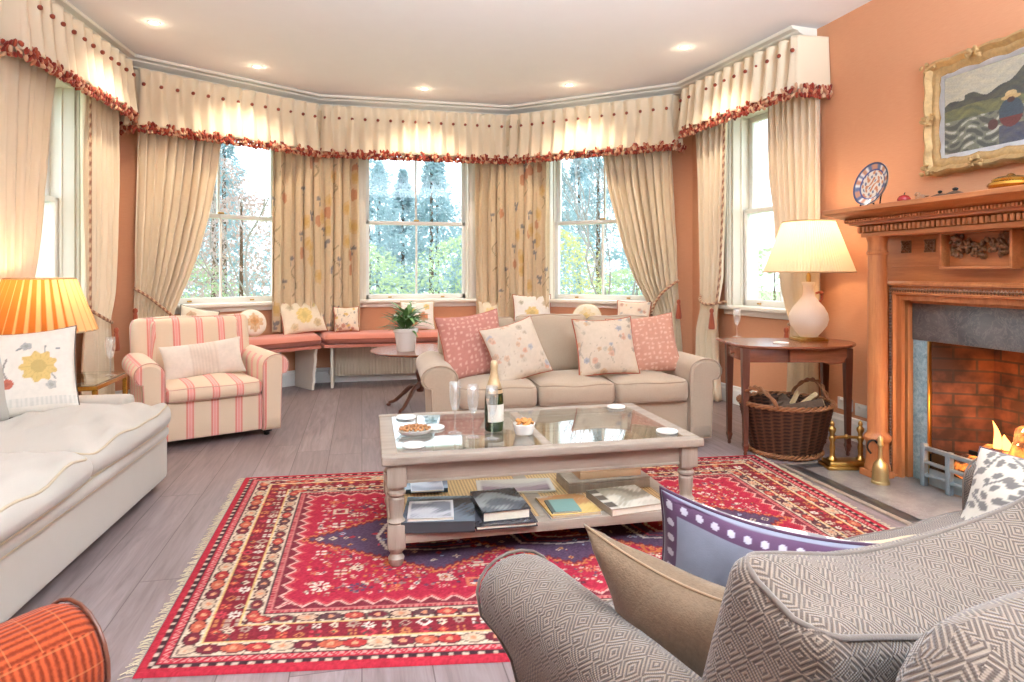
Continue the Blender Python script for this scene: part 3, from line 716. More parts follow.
# ---- cream sofa along the left wall
t = thing('cream_sofa', 'long cream sofa with deep feather cushions along the left wall, nearest the red rug', 'sofa', (-1.105, 2.98, 0), R(87.5))
M1, P1 = MT['creamsofa'], MT['creampipe']
b = MB(); b.rbox(-1.02, 1.02, .0, .90, .045, .285, .03, (10,4,2), k=3); b.build('base', M1, t, uv=True)
b = MB(); b.tube([(-.99, -.004, .06), (-.975, -.006, .2), (-.985, -.004, .28)], .005, 6); b.build('piping', P1, t)
cushion('deck_cushion', M1, t, -1.01, 1.01, -.015, .80, .275, .355, .038, .0, .012, P1, (12,6,2), pr=.005)
for i, (a, c) in enumerate(((-1.02, .03), (.0, 1.02))): cushion('seat_cushion', M1, t, a, c, -.035+.01*i, .66, .335, .465, .06, .07, .03, P1, (22,16,2), seed=i*3+1, pr=.006, wr=.013)
for s in (-1, 1):
    b = MB(); x0, x1 = (-1.03, -.87) if s < 0 else (.87, 1.03); b.rbox(x0, x1, .17, .90, .05, .525, .03, (2,6,6), k=3); b.build('arm', M1, t, uv=True)
b = MB(); b.rbox(-1.03, 1.03, .78, .96, .05, .82, .05, (10,2,6), k=3); b.build('backrest', M1, t, uv=True)
for a, c in ((-.86, -.01), (.01, .86)):
    M = Matrix.Translation((0, .60, .45)) @ Matrix.Rotation(R(-14), 4, 'X'); cushion('back_cushion', M1, t, a, c, 0, .19, 0, .44, .07, 0, .05, P1, (8,2,7), M=M)
for x in (-.95, .95):
    for y in (.08, .85): foot(t, x, y, .05, .03, MT['black'])
# ---- foreground sofa seen from behind (its front faces the coffee table)
ox, oy = c2r(.208, 1.536)
t = thing('grey_diamond_sofa', 'grey diamond-weave sofa seen from behind, with piled cushions in the near corner', 'sofa', (ox, oy, 0), R(192)); fs = t
M1, P1 = MT['diamond'], MT['cordgrey']
b = MB(); b.rbox(-1.50, .16, .03, .92, .05, .29, .03, (8,4,2), k=3); b.build('base', M1, t, uv=True)
for i, (a, c) in enumerate(((-.67, .13), (-1.47, -.67))): cushion('seat_cushion', M1, t, a+.004, c-.004, .0, .70, .285, .43, .05, .025, .02, P1, seed=i)
for s in (1, -1):
    xi = .112 if s > 0 else -1.45
    prof = [(xi, .05), (xi, .50)] + [(xi+s*(.095-.095*math.cos(R(a))), .495+.075*math.sin(R(a))) for a in range(20, 181, 20)] + [(xi+s*.180, .44), (xi+s*.140, .385), (xi+s*.105, .32), (xi+s*.085, .24), (xi+s*.08, .05)]
    def shp(x, y, z, s=s, xi=xi):        # the arm flares outward and dips a little towards the front
        return (x - s*.10*max(0, y)*max(0, min(1, s*(x-xi)/.19)), y, z + (.012*math.sin(y*3) if z > .4 else 0))
    profile_y('arm', M1, t, prof, -.03, .93, .05, 10, pipe=P1, shape=shp, pr=.0035)
def camel(x, y, z):                       # back rises from the arm towards the middle of the sofa
    f = max(0, min(1, (.14-x)/.10)); f = f*(2-f)*.5+.5; g = max(0, min(1, (x+1.45)/.3)); return (x, y, z if z < .3 else .3+(z-.3)*(.42+.58*f)*(.6+.4*g))
P = [];  prof = [(.76, .06), (.74, .50), (.735, .60), (.745, .655), (.775, .69), (.82, .70), (.865, .685), (.90, .64), (.915, .56), (.93, .06)]
prof = [(.80, .06), (.785, .55), (.785, .70), (.795, .755), (.815, .785), (.845, .80), (.88, .79), (.91, .755), (.925, .68), (.94, .06)]
xs = [.135, .13, .115, .09] + [.06-.06*i for i in range(26)] + [-1.46, -1.47]
for i, x in enumerate(xs): P.append([camel(x, .835+(y-.835)*(.6 if i in (0, len(xs)-1) else 1), z) for y, z in prof])
b = MB(); b.grid(P); b.add(P[0], [tuple(range(len(prof)))]); b.add(P[-1], [tuple(reversed(range(len(prof))))]); b.build('backrest', M1, t, uv=True, ang=60)
for i, (a, c) in enumerate(((-.66, .17), (-1.47, -.67))):
    M = Matrix.Translation((0, .47, .42)) @ Matrix.Rotation(R(-17), 4, 'X')
    cushion('back_cushion', M1, t, a, c, .0, .18, .0, .405, .045, .0, .05, P1, (10,3,7), M=M, seed=i+2, pr=.0045, droop=.085)
for x in (-1.4, .11):
    for y in (.08, .86): foot(t, x, y, .055, .03, MT['mahoz'])
# ---- rust ribbed armchair, corner of the frame
ax, ay = c2r(-1.285, .965)
t = thing('rust_armchair', 'rust-orange ribbed armchair of which one rolled arm shows at the corner of the rug', 'armchair', (ax, ay, 0), R(-27.5-13+180+0))
# local front is -y; the visible arm lies at local -x
M1 = MT['rib']
profile_y('arm', M1, t, scroll(-.26, -.47, .05, .62, .10, -1), -.40, .40, .035, uv=True, pipe=MT['mahoz'], pr=.004)
profile_y('arm', M1, t, scroll(.26, .47, .05, .60, .10, 1), -.40, .40, .035, uv=True, pipe=MT['mahoz'], pr=.004)
b = MB(); b.rbox(-.27, .27, -.36, .40, .05, .30, .02, (4,4,2), k=3); b.build('base', M1, t, uv=True)
cushion('seat_cushion', fabric('dusty_pink_cloth', S(206,140,120)), t, -.26, .26, -.40, .30, .30, .43, .045, .03, .02, MT['mahoz'], pr=.004)
b = MB(); b.rbox(-.42, .42, .30, .46, .05, .92, .06, (6,2,6), k=3); b.build('backrest', M1, t, uv=True)
for x in (-.36, .36):
    for y in (-.32, .38): foot(t, x, y, .055, .028, MT['mahoz'])
rust = t
# ================================================================== WINDOW SEATS
def bench(name, label, seg, t0, t1, legs, pad_label, mit0=0, mit1=0):
    A, B = segs[seg]; M, L = frame(A, B); e = bpy.data.objects.new(name, None); link(e); e.matrix_world = M; tag(e, label, 'window seat', 'bay window seats')
    d = .52; poly = [(t0, .03), (t1, .03), (t1-mit1, d), (t0+mit0, d)]
    b = MB(); b.prism(poly, .43, .462, .004); b.build('seat_board', MT['coral'], e)
    for x in legs:
        b = MB(); prof = [(.05, 0), (.40, 0), (.405, .04), (.425, .10), (.415, .16), (.44, .24), (.455, .31), (.45, .36), (.47, .43), (.05, .43)]
        b.prism([(p[0], p[1]) for p in prof], -.014, .014, .003, M=Matrix(((0,0,1,x), (1,0,0,0), (0,1,0,0), (0,0,0,1)))); b.build('leg', MT['cream'], e, ang=30)
    p = MB(); n = 14; pts = []
    def pt(u, v): a = (t0+.01+(mit0)*v, t1-.01-mit1*v); return (a[0]+(a[1]-a[0])*u, .03+(d-.0)*v)
    N, K = 22, 8; top = []; bot = []
    def prof_h(u, v): 
        q = min(1, min(u, 1-u)*(t1-t0)/.05); w = min(1, (1-v)*d/.05, v*d/.05); q = math.sqrt(max(0, 1-(1-q)**2)); w = math.sqrt(max(0, 1-(1-w)**2)); return min(q, w)
    def ease(i, n): x = i/n; return .5-.5*math.cos(PI*x)
    T = [[(*pt(ease(i, N), ease(j, K)), .463+.055+.05*prof_h(ease(i, N), ease(j, K))) for j in range(K+1)] for i in range(N+1)]
    Bt = [[(*pt(ease(i, N), ease(j, K)), .463+.055-.053*prof_h(ease(i, N), ease(j, K))) for j in range(K+1)] for i in range(N+1)]
    p.grid(T); p.grid(Bt, flip=True); o = p.build('bench_pad', MT['coral'], ang=180); o.matrix_world = M; tag(o, pad_label, 'seat pad', 'coral pads on the window seats')
    q = MB(); q.tube([(*pt(u, 1.0), .518) for u in [i/20 for i in range(21)]], .005, 6); q.build('piping', MT['redbraid'], o)
bench('window_bench', 'window seat board below the left bay window, behind the striped armchair', 'left_bay', .01, 1.52, [.24], 'coral seat pad below the left bay window', .21, 0)
bench('window_bench', 'window seat board below the centre bay window, over the radiator', 'bay', .0, 2.20, [2.0], 'coral seat pad below the centre bay window', .15, .13)
bench('window_bench', 'window seat board below the right bay window, behind the beige sofa', 'right_bay', .48, 2.05, [1.8, .6], 'coral seat pad below the right bay window', 0, .21)
def radiator(label, seg, t0, t1, z0=.08, z1=.40):
    M, L = frame(*segs[seg]); e = bpy.data.objects.new('radiator', None); link(e); e.matrix_world = M; tag(e, label, 'radiator')
    n = int((t1-t0)/.033); b = MB(); P = []
    for i in range(n*6+1):
        u = i/(n*6); d = .115+.010*max(-.5, min(.5, math.cos(2*PI*n*u)*1.2)); P.append([(t0+(t1-t0)*u, .07, z0), (t0+(t1-t0)*u, d-.008, z0), (t0+(t1-t0)*u, d, z0+.02), (t0+(t1-t0)*u, d, z1-.02), (t0+(t1-t0)*u, d-.008, z1), (t0+(t1-t0)*u, .07, z1)])
    b.grid(P); b.rbox(t0, t1, .06, .072, z0, z1, .003); b.build('panel', MT['rad'], e)
    b = MB(); b.tube([(t1+.05, .09, .02), (t1+.05, .09, z0+.03), (t1-.01, .09, z0+.03)], .009, 8); b.lathe([(.02, 0), (.024, .01), (.024, .05), (.015, .06)], 14, (t1+.05, .09, z0+.02)); b.build('valve', MT['whitep'], e)
radiator('long cream radiator under the centre window seat', 'bay', .45, 1.98)
radiator('cream radiator under the left window seat, beside the striped armchair', 'left_bay', .44, 1.3)
# ================================================================== COFFEE TABLE
TA = R(-.6); CT = thing('coffee_table', 'limed wood coffee table with glass top and cane shelf on the red rug', 'coffee table', (.78, 3.02, .008), TA)
hx, hy = .70, .405; ct = CT
b = MB()
b.rbox(-hx, hx, -hy, -hy+.066, .42, .455, .006, k=2); b.rbox(-hx, hx, hy-.066, hy, .42, .455, .006, k=2); b.rbox(-hx, -hx+.066, -hy+.066, hy-.066, .42, .455, .006, k=2); b.rbox(hx-.066, hx, -hy+.066, hy-.066, .42, .455, .006, k=2)
b.rbox(-.022, .022, -hy+.066, hy-.066, .42, .4515, .004); b.build('top_frame', MT['lime'], ct)
for a, c in ((-hx+.063, -.019), (.019, hx-.063)): g = MB(); g.rbox(a, c, -hy+.063, hy-.063, .444, .4535, .001); g.build('glass_panel', MT['tglass'], ct, smooth=False)
b = MB()
for y in (-hy+.045, hy-.07): b.rbox(-hx+.08, hx-.08, y, y+.025, .335, .42, .004); b.rbox(-hx+.08, hx-.08, y-.005, y+.03, .335, .347, .004)
for x in (-hx+.045, hx-.07): b.rbox(x, x+.025, -hy+.08, hy-.08, .335, .42, .004)
b.build('apron', MT['lime'], ct)
for sx in (-1, 1):
    for sy in (-1, 1):
        x, y = sx*(hx-.06), sy*(hy-.06); b = MB()
        b.rbox(-.04, .04, -.04, .04, .325, .42, .005); b.rbox(-.036, .036, -.036, .036, .075, .175, .005)
        b.lathe([(.034, .175), (.038, .182), (.030, .19), (.026, .20), (.031, .24), (.033, .275), (.027, .283), (.038, .293), (.038, .302), (.028, .31), (.036, .322), (.036, .327)], 20)
        b.lathe([(.0, 0), (.022, .002), (.030, .018), (.033, .034), (.026, .046), (.021, .052), (.031, .062), (.034, .076)], 20); o = b.build('leg', MT['limez'], ct); o.location = (x, y, 0)
b = MB()
for y in (-hy+.03, hy-.10): b.rbox(-hx+.05, hx-.05, y, y+.07, .095, .138, .005)
for x in (-hx+.03, -.03, hx-.10): b.rbox(x, x+.07, -hy+.08, hy-.08, .095, .138, .005)
b.build('shelf_frame', MT['lime'], ct)
for a, c in ((-hx+.09, -.025), (.035, hx-.09)): g = MB(); g.rbox(a, c, -hy+.09, hy-.09, .126, .1365, .001); g.build('cane_panel', MT['cane'], ct, smooth=False, uv=True)
# ================================================================== RUG (knotted pattern painted knot by knot)
def build_rug():
    c4 = [Vector((*c2r(*p), 0)) for p in ((-1.12, 1.916), (1.879, 2.14), (1.585, 4.239), (-1.548, 3.768))]   # near-left, near-right, far-right, far-left
    LX, LY = 3.10, 1.98; st = .0072; nx, ny = int(LX/st), int(LY/st)
    xs = (np.arange(nx+1)/nx)*LX; ys = (np.arange(ny+1)/ny)*LY; X, Y = np.meshgrid(xs, ys, indexing='ij')
    C = np.zeros((nx+1, ny+1, 3)); A = lambda c: np.array(S(*c))
    red, dred, crm, navy, pink, org, mar = A((184,30,58)), A((128,20,34)), A((218,196,168)), A((84,66,92)), A((206,84,84)), A((196,92,52)), A((92,22,32)); green = A((70,72,60))
    C[:] = red
    d = np.minimum(np.minimum(X, LX-X), np.minimum(Y, LY-Y))
    endx = np.minimum(X, LX-X) < np.minimum(Y, LY-Y); s = np.where(endx, Y, X)             # distance along the border
    C[d < .03] = A((184,30,48))
    def band(a, b, c): C[(d >= a) & (d < b)] = c
    band(.03, .055, A((44,26,28))); q = (d >= .036) & (d < .049) & (np.mod(s, .048) < .020); C[q] = A((204,184,160))
    band(.055, .085, A((186,34,52))); z = np.abs(np.mod(s, .024)/.012-1); q = (d >= .06) & (d < .083) & (np.abs((d-.06)/.023-z) < .22); C[q] = A((226,150,140))
    band(.085, .091, A((40,30,34)))
    def palmettes(a, b, bg, cols, per, ph=0):
        band(a, b, bg); w = b-a; m = (d >= a) & (d < b); k = np.floor(s/per+ph); f = np.mod(s/per+ph, 1)-.5; v = (d-(a+b)/2)/(w/2); f2 = f*per/(w/2)
        for i, c in enumerate(cols):
            mk = m & (np.mod(k, len(cols)) == i); e = (np.abs(f2)*.62)**1.3+(np.abs(v)*1.12)**2
            C[mk & (e < .85)] = A((70,30,34)) if i != 1 else A((110,96,84)); C[mk & (e < .6)] = c; C[mk & (e < .13)] = A((220,150,110))
            C[mk & (np.abs(np.abs(f2)-1.35-.25*v) < .13)] = green if i % 2 else mar
    palmettes(.091, .165, crm, [A((178,48,44)), A((206,180,150)), A((112,28,40)), A((196,96,66))], .078)
    band(.165, .170, A((230,190,120)))
    band(.170, .265, dred)
    band(.265, .270, A((230,190,120)))
    palmettes(.270, .335, crm, [A((190,70,56)), A((110,30,42)), A((206,170,140)), A((90,60,60))], .082, .5)
    band(.335, .341, A((50,34,40))); band(.341, .362, A((206,120,112))); q = (d >= .344) & (d < .36) & (np.mod(s, .02) < .01); C[q] = A((170,40,54))
    field = d >= .362
    tri = np.abs(np.mod(s, .085)/.0425-1); edge = .378+.036*tri
    C[field & (d < edge)] = A((124,34,46)); q = field & (np.abs(d-edge) < .006); C[q] = A((230,176,160)); q = field & (np.abs(d-edge-.016) < .005); C[q] = A((210,80,80))
    rr = random.Random(11)
    def region(cx, cy, r): 
        i0, i1 = max(0, int((cx-r)/st)), min(nx, int((cx+r)/st)+1); j0, j1 = max(0, int((cy-r)/st)), min(ny, int((cy+r)/st)+1)
        return (slice(i0, i1+1), slice(j0, j1+1))
    def stamp(cx, cy, r, kind, c, c2, mask=None):
        sl = region(cx, cy, r*1.3); x = (X[sl]-cx)/r; y = (Y[sl]-cy)/r; ax, ay = np.abs(x), np.abs(y); sub = C[sl]
        if kind == 0: m = (ax+ay < 1); n = (ax+ay < .55)
        elif kind == 1: a = np.arctan2(y, x); rad = np.hypot(x, y); m = rad < .55+.42*np.cos(4*a)**2; n = rad < .3
        elif kind == 2: m = (np.maximum(ax, ay) < 1) & (np.maximum(ax, ay) > .6) | (np.maximum(ax, ay) < .28); n = np.maximum(ax, ay) < .28
        elif kind == 3: a = np.arctan2(y, x); rad = np.hypot(x, y); m = (rad < 1) & (np.cos(8*a) > -.15) & (rad > .28); n = rad < .2
        elif kind == 4: m = (np.abs(ax-.5) < .3) & (np.abs(ay-.5) < .3); n = (ax < .12) & (ay < .12)
        elif kind == 5: m = (np.maximum(ax*.8, ay) < .9) & (ax+ay < 1.35) & ~((np.maximum(ax*.8, ay) < .68) & (ax+ay < 1.1)); n = (ax+ay < .5)
        else: m = (ax < .28) & (ay < 1) | (ay < .28) & (ax < 1); n = (ax < .2) & (ay < .2)
        sub[m] = c; sub[n] = c2
    # flowers of the wide dark band
    fc = [A((206,84,60)), crm, A((196,120,70)), A((178,150,130)), A((200,60,70)), A((228,214,196))]
    per = 0
    for side in range(4):
        Ln = LX if side < 2 else LY; k = 0; p = .23
        while p < Ln-.2:
            for o in (-.024, .022):
                dd = .2175+o+rr.uniform(-.008, .008); x, y = {0: (p, dd), 1: (p, LY-dd), 2: (dd, p), 3: (LX-dd, p)}[side]
                stamp(x, y, rr.uniform(.016, .030), rr.choice([0, 1, 1, 4]), fc[k % 6], A((120,30,40)) if k % 6 != 0 else A((236,180,110)))
                if rr.random() < .5: stamp(x+rr.uniform(-.02, .02), y+rr.uniform(-.02, .02), .009, 0, green, green)
                k += 1
            p += .060+rr.uniform(-.006, .006)
    # field flowers
    cs = [crm, A((214,120,86)), navy, A((226,160,150)), A((200,110,50)), A((120,24,40)), A((150,120,110)), A((236,220,200))]
    for _ in range(3400):
        x, y = rr.uniform(.46, LX-.46), rr.uniform(.46, LY-.46); stamp(x, y, rr.uniform(.006, .014), rr.choice([0, 6, 4, 1]), cs[rr.randrange(8)], cs[rr.randrange(8)])
    for gx in np.arange(.54, LX-.5, .15):
        for gy in np.arange(.54, LY-.5, .15):
            stamp(gx+rr.uniform(-.05, .05), gy+rr.uniform(-.05, .05), rr.uniform(.022, .042), rr.choice([1, 3, 3, 5, 2, 4]), cs[rr.choice([0, 0, 1, 2, 7, 4])], cs[rr.choice([2, 5, 5, 4])])
    # three hooked medallions down the middle
    for mx, hw, hh in ((.98, .56, .36), (LX/2+.0, .52, .36), (LX-.98, .56, .36)):
        sl = region(mx, LY/2, .62); x = np.abs(X[sl]-mx)/hw; y = np.abs(Y[sl]-LY/2)/hh; q = x+y; sub = C[sl]
        stp = q + .02*np.sign(np.sin((X[sl]-mx)*180))
        sub[stp < 1.06] = A((214,120,70)); sub[stp < 1.02] = A((130,34,48)); sub[stp < .97] = navy
        hexa = np.maximum(x*1.5, y*1.35) + .35*q
        m = (np.abs(hexa-.80) < .028) & (q < .95); sub[m] = A((220,206,190)); m = (np.abs(hexa-.66) < .02); sub[m] = A((190,70,80)); sub[hexa < .5] = A((170,30,44)); m = np.abs(hexa-.44) < .025; sub[m] = A((226,200,170)); sub[hexa < .24] = A((200,90,60))
        for _ in range(150):
            a, f = rr.uniform(-1, 1), rr.uniform(-1, 1)
            if abs(a)+abs(f) < .86: stamp(mx+a*hw, LY/2+f*hh, rr.uniform(.006, .017), rr.choice([0, 1, 6]), [A((170,186,206)), A((200,60,70)), crm, A((206,150,90))][rr.randrange(4)], A((150,30,44)))
    for mx in (.44+.06, LX-.44-.06):
        for k in range(4): stamp(mx+(.05 if mx < 1 else -.05)*k*1.2-.02, LY/2, .022-.003*k, 0, crm, navy)
    C[:] = C*.82+.06*np.array(S(210,150,160)); rs = np.random.RandomState(3); C *= (1+.42*(rs.rand(nx+1, ny+1, 1)-.5)); C *= (1+.10*np.sin(Y*7+1.3*np.sin(X*2))[..., None]*.5)  # pink veil over all knots puts the light's sheen into the colour
    U, V = X/LX, Y/LY; cc = np.array([[p.x, p.y] for p in c4]); B = lambda k: (((1-U)*(1-V))[..., None]*cc[0]+(U*(1-V))[..., None]*cc[1]+(U*V)[..., None]*cc[2]+((1-U)*V)[..., None]*cc[3])
    XY = B(0); org_ = XY.reshape(-1, 2).mean(0); Z = .009+.0006*rs.rand(nx+1, ny+1); Z[0, :] = Z[-1, :] = 0.0; Z[:, 0] = Z[:, -1] = 0.0
    vs = np.concatenate([XY-org_, Z[..., None]], 2).reshape(-1, 3).astype(np.float32)
    idx = np.arange((nx+1)*(ny+1)).reshape(nx+1, ny+1); F = np.stack([idx[:-1, :-1], idx[1:, :-1], idx[1:, 1:], idx[:-1, 1:]], -1).reshape(-1, 4).astype(np.int32)
    me = bpy.data.meshes.new('rug'); me.vertices.add(len(vs)); me.vertices.foreach_set('co', vs.ravel()); me.loops.add(F.size); me.loops.foreach_set('vertex_index', F.ravel())
    me.polygons.add(len(F)); me.polygons.foreach_set('loop_start', np.arange(0, F.size, 4, dtype=np.int32)); me.polygons.foreach_set('use_smooth', np.ones(len(F), bool)); me.update(calc_edges=True)
    a = me.color_attributes.new('Col', 'FLOAT_COLOR', 'POINT'); a.data.foreach_set('color', np.concatenate([C, np.ones((nx+1, ny+1, 1))], 2).astype(np.float32).ravel())
    me.materials.append(MT['vcrug']); o = bpy.data.objects.new('persian_rug', me); link(o); o.location = (org_[0], org_[1], .001)
    tag(o, 'red patterned rug with cream and navy borders under the coffee table', 'rug')
    for nm, e0, e1, out in (('fringe', c4[0], c4[3], -1), ('fringe', c4[1], c4[2], 1)):
        b = MB(); L = (e1-e0).length; dirn = (e1-e0).normalized(); nrm = Vector((-dirn.y, dirn.x, 0))*(-out if False else 1)
        sgn = 1 if (nrm.dot(Vector((org_[0], org_[1], 0))-e0) < 0) else -1
        n = int(L/.009)
        for i in range(n):
            p = e0+dirn*(L*(i+rr.random()*.6)/n)-Vector((org_[0], org_[1], 0)); a = nrm*sgn*rr.uniform(.018, .042)+dirn*rr.uniform(-.02, .02)
            b.tube([p+Vector((0,0,.006)), p+a*.5+Vector((0,0,.006)), p+a+Vector((0,0,.002))], .0016, 4)
        b.build(nm, MT['fringe'], o)
MT['fringe'] = fabric('wool_fringe', S(206, 190, 160), .15)
build_rug()
# ================================================================== SCATTER CUSHIONS
def pillow(name, label, w, h, th, fn, M, trim=None, tr=.006, back=None, group=None, round_=False, cat='cushion', n=60, pinch=.07, mat='vc', edge=None):
    b = MB(); rr = random.Random(hash(label) % 1000 if False else len(label)*7+int(w*1000))
    ph = [rr.uniform(0, 6) for _ in range(4)]
    def pos(u, v, s):
        if round_:
            k = max(abs(u), abs(v)); L = math.hypot(u, v); 
            if L > 1e-6: u, v = u/L*k, v/L*k
            t = max(0, 1-k**2.6)**.5; x, z = w/2*u, h/2*v
        else:
            x = w/2*u*(1-pinch*(1-v*v)*abs(u)); z = h/2*v*(1-pinch*(1-u*u)*abs(v)); t = max(0, (1-u*u)*(1-v*v))**.42
        t *= 1+.08*math.sin(3*u+ph[0])*math.sin(2.6*v+ph[1])
        z2 = z-.02*h*(1-u*u)*(1 if v > 0 else .2)*max(0, v)
        return (x, s*th/2*t+.004*math.sin(7*u+ph[2])*math.sin(5*v+ph[3])*(t > .2), z2)
    for s in (-1, 1):
        P = []; cols = []
        for i in range(n+1):
            row = []
            for j in range(n+1):
                u, v = -1+2*i/n, -1+2*j/n; u, v = math.sin(u*PI/2)*.35+u*.65, math.sin(v*PI/2)*.35+v*.65
                row.append(pos(u, v, s)); f = fn if s < 0 or back is None else back
                cols.append(f(u*w/2, v*h/2, u, v))
            P.append(row)
        b.grid(P, col=cols, flip=(s > 0))
    o = b.build(name, MT[mat], colors=True, ang=180); o.matrix_world = M; tag(o, label, cat, group)
    if trim:
        m = 24; e = [pos(-1+2*i/m, -1, 1) for i in range(m)]+[pos(1, -1+2*i/m, 1) for i in range(m)]+[pos(1-2*i/m, 1, 1) for i in range(m)]+[pos(-1, 1-2*i/m, 1) for i in range(m)]
        e = [(p[0], 0, p[2]) for p in e]
        if edge: e = [e[i % len(e)] for i in range(edge[0]*m, edge[1]*m+1)]
        t = MB(); t.tube(e, tr, 6, closed=not edge); t.build('trim', trim, o, ang=180)
    return o
def stand(x, y, z, h, rz, lean=14, roll=0):      # cushion standing on its lower edge, leaning back; front (-y) turned by rz
    return Matrix.Translation((x, y, z)) @ Matrix.Rotation(R(rz), 4, 'Z') @ Matrix.Rotation(R(-lean), 4, 'X') @ Matrix.Rotation(R(roll), 4, 'Y') @ Matrix.Translation((0, 0, h/2*.96))
def plain(c): return lambda x, z, u, v: c
def flower(base, spots, stems=()):
    """spots: (x, z, radius, colour, petals)"""
    def f(x, z, u, v):
        c = base
        for (x0, z0, x1, z1, w, cc) in stems:
            dx, dz = x1-x0, z1-z0; t = max(0, min(1, ((x-x0)*dx+(z-z0)*dz)/(dx*dx+dz*dz))); bend = .02*math.sin(t*PI)
            if math.hypot(x-x0-t*dx+bend, z-z0-t*dz) < w: c = cc
        for (cx, cz, r, cc, k) in spots:
            a = math.atan2(z-cz, x-cx); d = math.hypot(x-cx, z-cz)
            if d < r*(1-(.22*(.5+.5*math.cos(a*k)) if k else 0)):
                c = cc if d > r*.4 else tuple(q*.8 for q in cc)
                if k and math.cos(a*k*2) > .9 and d > r*.3: c = tuple(q*.86 for q in cc)
        return c
    return f
def sprig(base, seed, cols, n=26, r=(.012, .026), W=.25):
    rr = random.Random(seed); it = [(rr.uniform(-W, W), rr.uniform(-W, W), rr.uniform(*r), rr.choice(cols), rr.choice([0, 5, 6, 3])) for _ in range(n)]
    st = []
    for _ in range(n//2):
        a = rr.uniform(0, 6.3); x, z = rr.uniform(-W, W), rr.uniform(-W, W); st.append((x, z, x+.12*math.cos(a), z+.12*math.sin(a), .0035, cols[-1]))
    return flower(base, it, st)
CRM = S(234, 220, 196); WHT = S(240, 234, 226)
# on the beige sofa (room frame, sofa front looks towards -y)
BZ = .485
def sprigdots(base, c2, seed):
    def f(x, z, u, v):
        i, j = math.floor(x/.038), math.floor(z/.038); ox = (hash2(i, j, seed)-.5)*.016; oz = (hash2(i, j, seed+3)-.5)*.016
        k = hash2(i, j, seed+9); d = math.hypot((x-(i+.5)*.038-ox)*(1.0 if k > .5 else 1.6), (z-(j+.5)*.038-oz)*(1.6 if k > .5 else 1.0))
        return c2 if d < .012 and k > .18 else base
    return f
rose = sprigdots(S(190,128,114), S(214,166,150), 1)
pillow('rose_cushion', 'rose-pink sprigged cushion at the left end of the beige sofa, leaning behind the floral one', .47, .47, .17, rose, stand(.80, 4.47, BZ-.01, .47, 6, 20, -7), MT['redbraid'], .004)
pillow('rose_cushion', 'rose-pink sprigged cushion at the right end of the beige sofa', .50, .44, .17, sprigdots(S(200,144,122), S(220,176,154), 5), stand(2.02, 4.36, BZ-.01, .44, -14, 22, -6), MT['redbraid'], .004)
fl1 = sprig(S(208,191,170), 21, [S(176,172,172), S(206,172,146), S(196,180,160), S(212,164,140), S(186,168,148)], 44)
pillow('floral_cushion', 'cream floral cushion leaning on the left rose cushion of the beige sofa', .42, .42, .15, fl1, stand(1.10, 4.32, BZ-.01, .42, 10, 24, -13), MT['redbraid'], .004)
fl2 = sprig(S(208,189,166), 22, [S(166,164,166), S(202,168,136), S(190,176,156), S(208,164,140), S(176,162,146)], 44)
pillow('floral_cushion', 'cream floral cushion with grey flowers before the right rose cushion of the beige sofa', .44, .42, .15, fl2, stand(1.69, 4.28, BZ, .42, -4, 22, -2), MT['redbraid'], .006)
# on the striped armchair
ca = R(23); ap = lambda lx, ly: (-.985+lx*math.cos(ca)-ly*math.sin(ca), 4.86+lx*math.sin(ca)+ly*math.cos(ca))
px_, py_ = ap(.01, .38)
pillow('lumbar_cushion', 'long pale linen cushion propped on the striped armchair', .57, .28, .15, lambda x, z, u, v: S(226,212,196) if abs(x) > .1 else (S(214,196,178) if int((x+1)/.012) % 2 else S(224,206,188)), stand(px_, py_, .42, .28, 23, 20, -5))
# on the cream sofa
pom = flower(S(232,222,208), [(.07, .01, .085, S(222,190,120), 9), (-.06, -.07, .026, S(196,110,90), 0), (.02, .13, .026, S(176,176,170), 5), (.12, -.09, .026, S(190,186,176), 5), (-.15, .05, .04, S(206,150,120), 5)],
             [(-.16, -.02, .0, .12, .006, S(150,150,146)), (.0, .12, .16, .10, .006, S(150,150,146)), (-.06, .06, -.05, -.06, .005, S(160,150,140)), (.1, .12, .14, -.06, .004, S(160,160,150))])
pomb = lambda x, z, u, v: (S(214,208,196) if int((x+2)/.01) % 2 else S(226,218,206)) if -.19 < z < -.15 else pom(x, z, u, v)
pillow('embroidered_cushion', 'white cushion embroidered with a yellow pomegranate on the cream sofa', .46, .46, .17, pomb, stand(-1.62, 3.66, .485, .46, 19, 22, -3), MT['cordgrey'], .005, n=110)
# on the window seats
zs = .575
def seatp(px, seg, off): p = hit(px, *segs[seg], off)[0]; return p.x, p.y
def wsc(name, label, px, seg, off, w, h, rz, fn, trim, lean=16, round_=False, roll=0, z=zs):
    x, y = seatp(px, seg, off); pillow(name, label, w, h, .13, fn, stand(x, y, z, h, rz, lean, roll), trim, .006, round_=round_, n=36)
sun = flower(CRM, [(.0, .0, .095, S(232,206,136), 8), (-.13, .1, .04, S(206,190,160), 5), (.13, -.09, .05, S(214,190,150), 5), (.12, .12, .03, S(226,206,150), 0), (-.12, -.12, .045, S(224,200,160), 5)])
wsc('scatter_cushion', 'cream cushion with dark trim half hidden by the left bay curtain', 196, 'left_bay', .24, .34, .33, 30, flower(S(236,224,204), [(.03, 0, .06, S(226,206,160), 6), (-.08, .06, .05, S(214,180,150), 5)]), MT['cordgrey'], 24, roll=14)
wsc('round_cushion', 'round floral cushion on the left window seat, behind the striped armchair', 254, 'left_bay', .22, .28, .28, 32, flower(S(240,230,214), [(.0, -.01, .1, S(226,190,150), 10), (0, 0, .05, S(214,160,110), 6)]), MT['linenmount'], 20, True)
wsc('sunflower_cushion', 'cream cushion with a yellow sunflower and rust trim on the left window seat', 306, 'left_bay', .26, .46, .36, 24, sun, MT['redbraid'], 24, roll=-4)
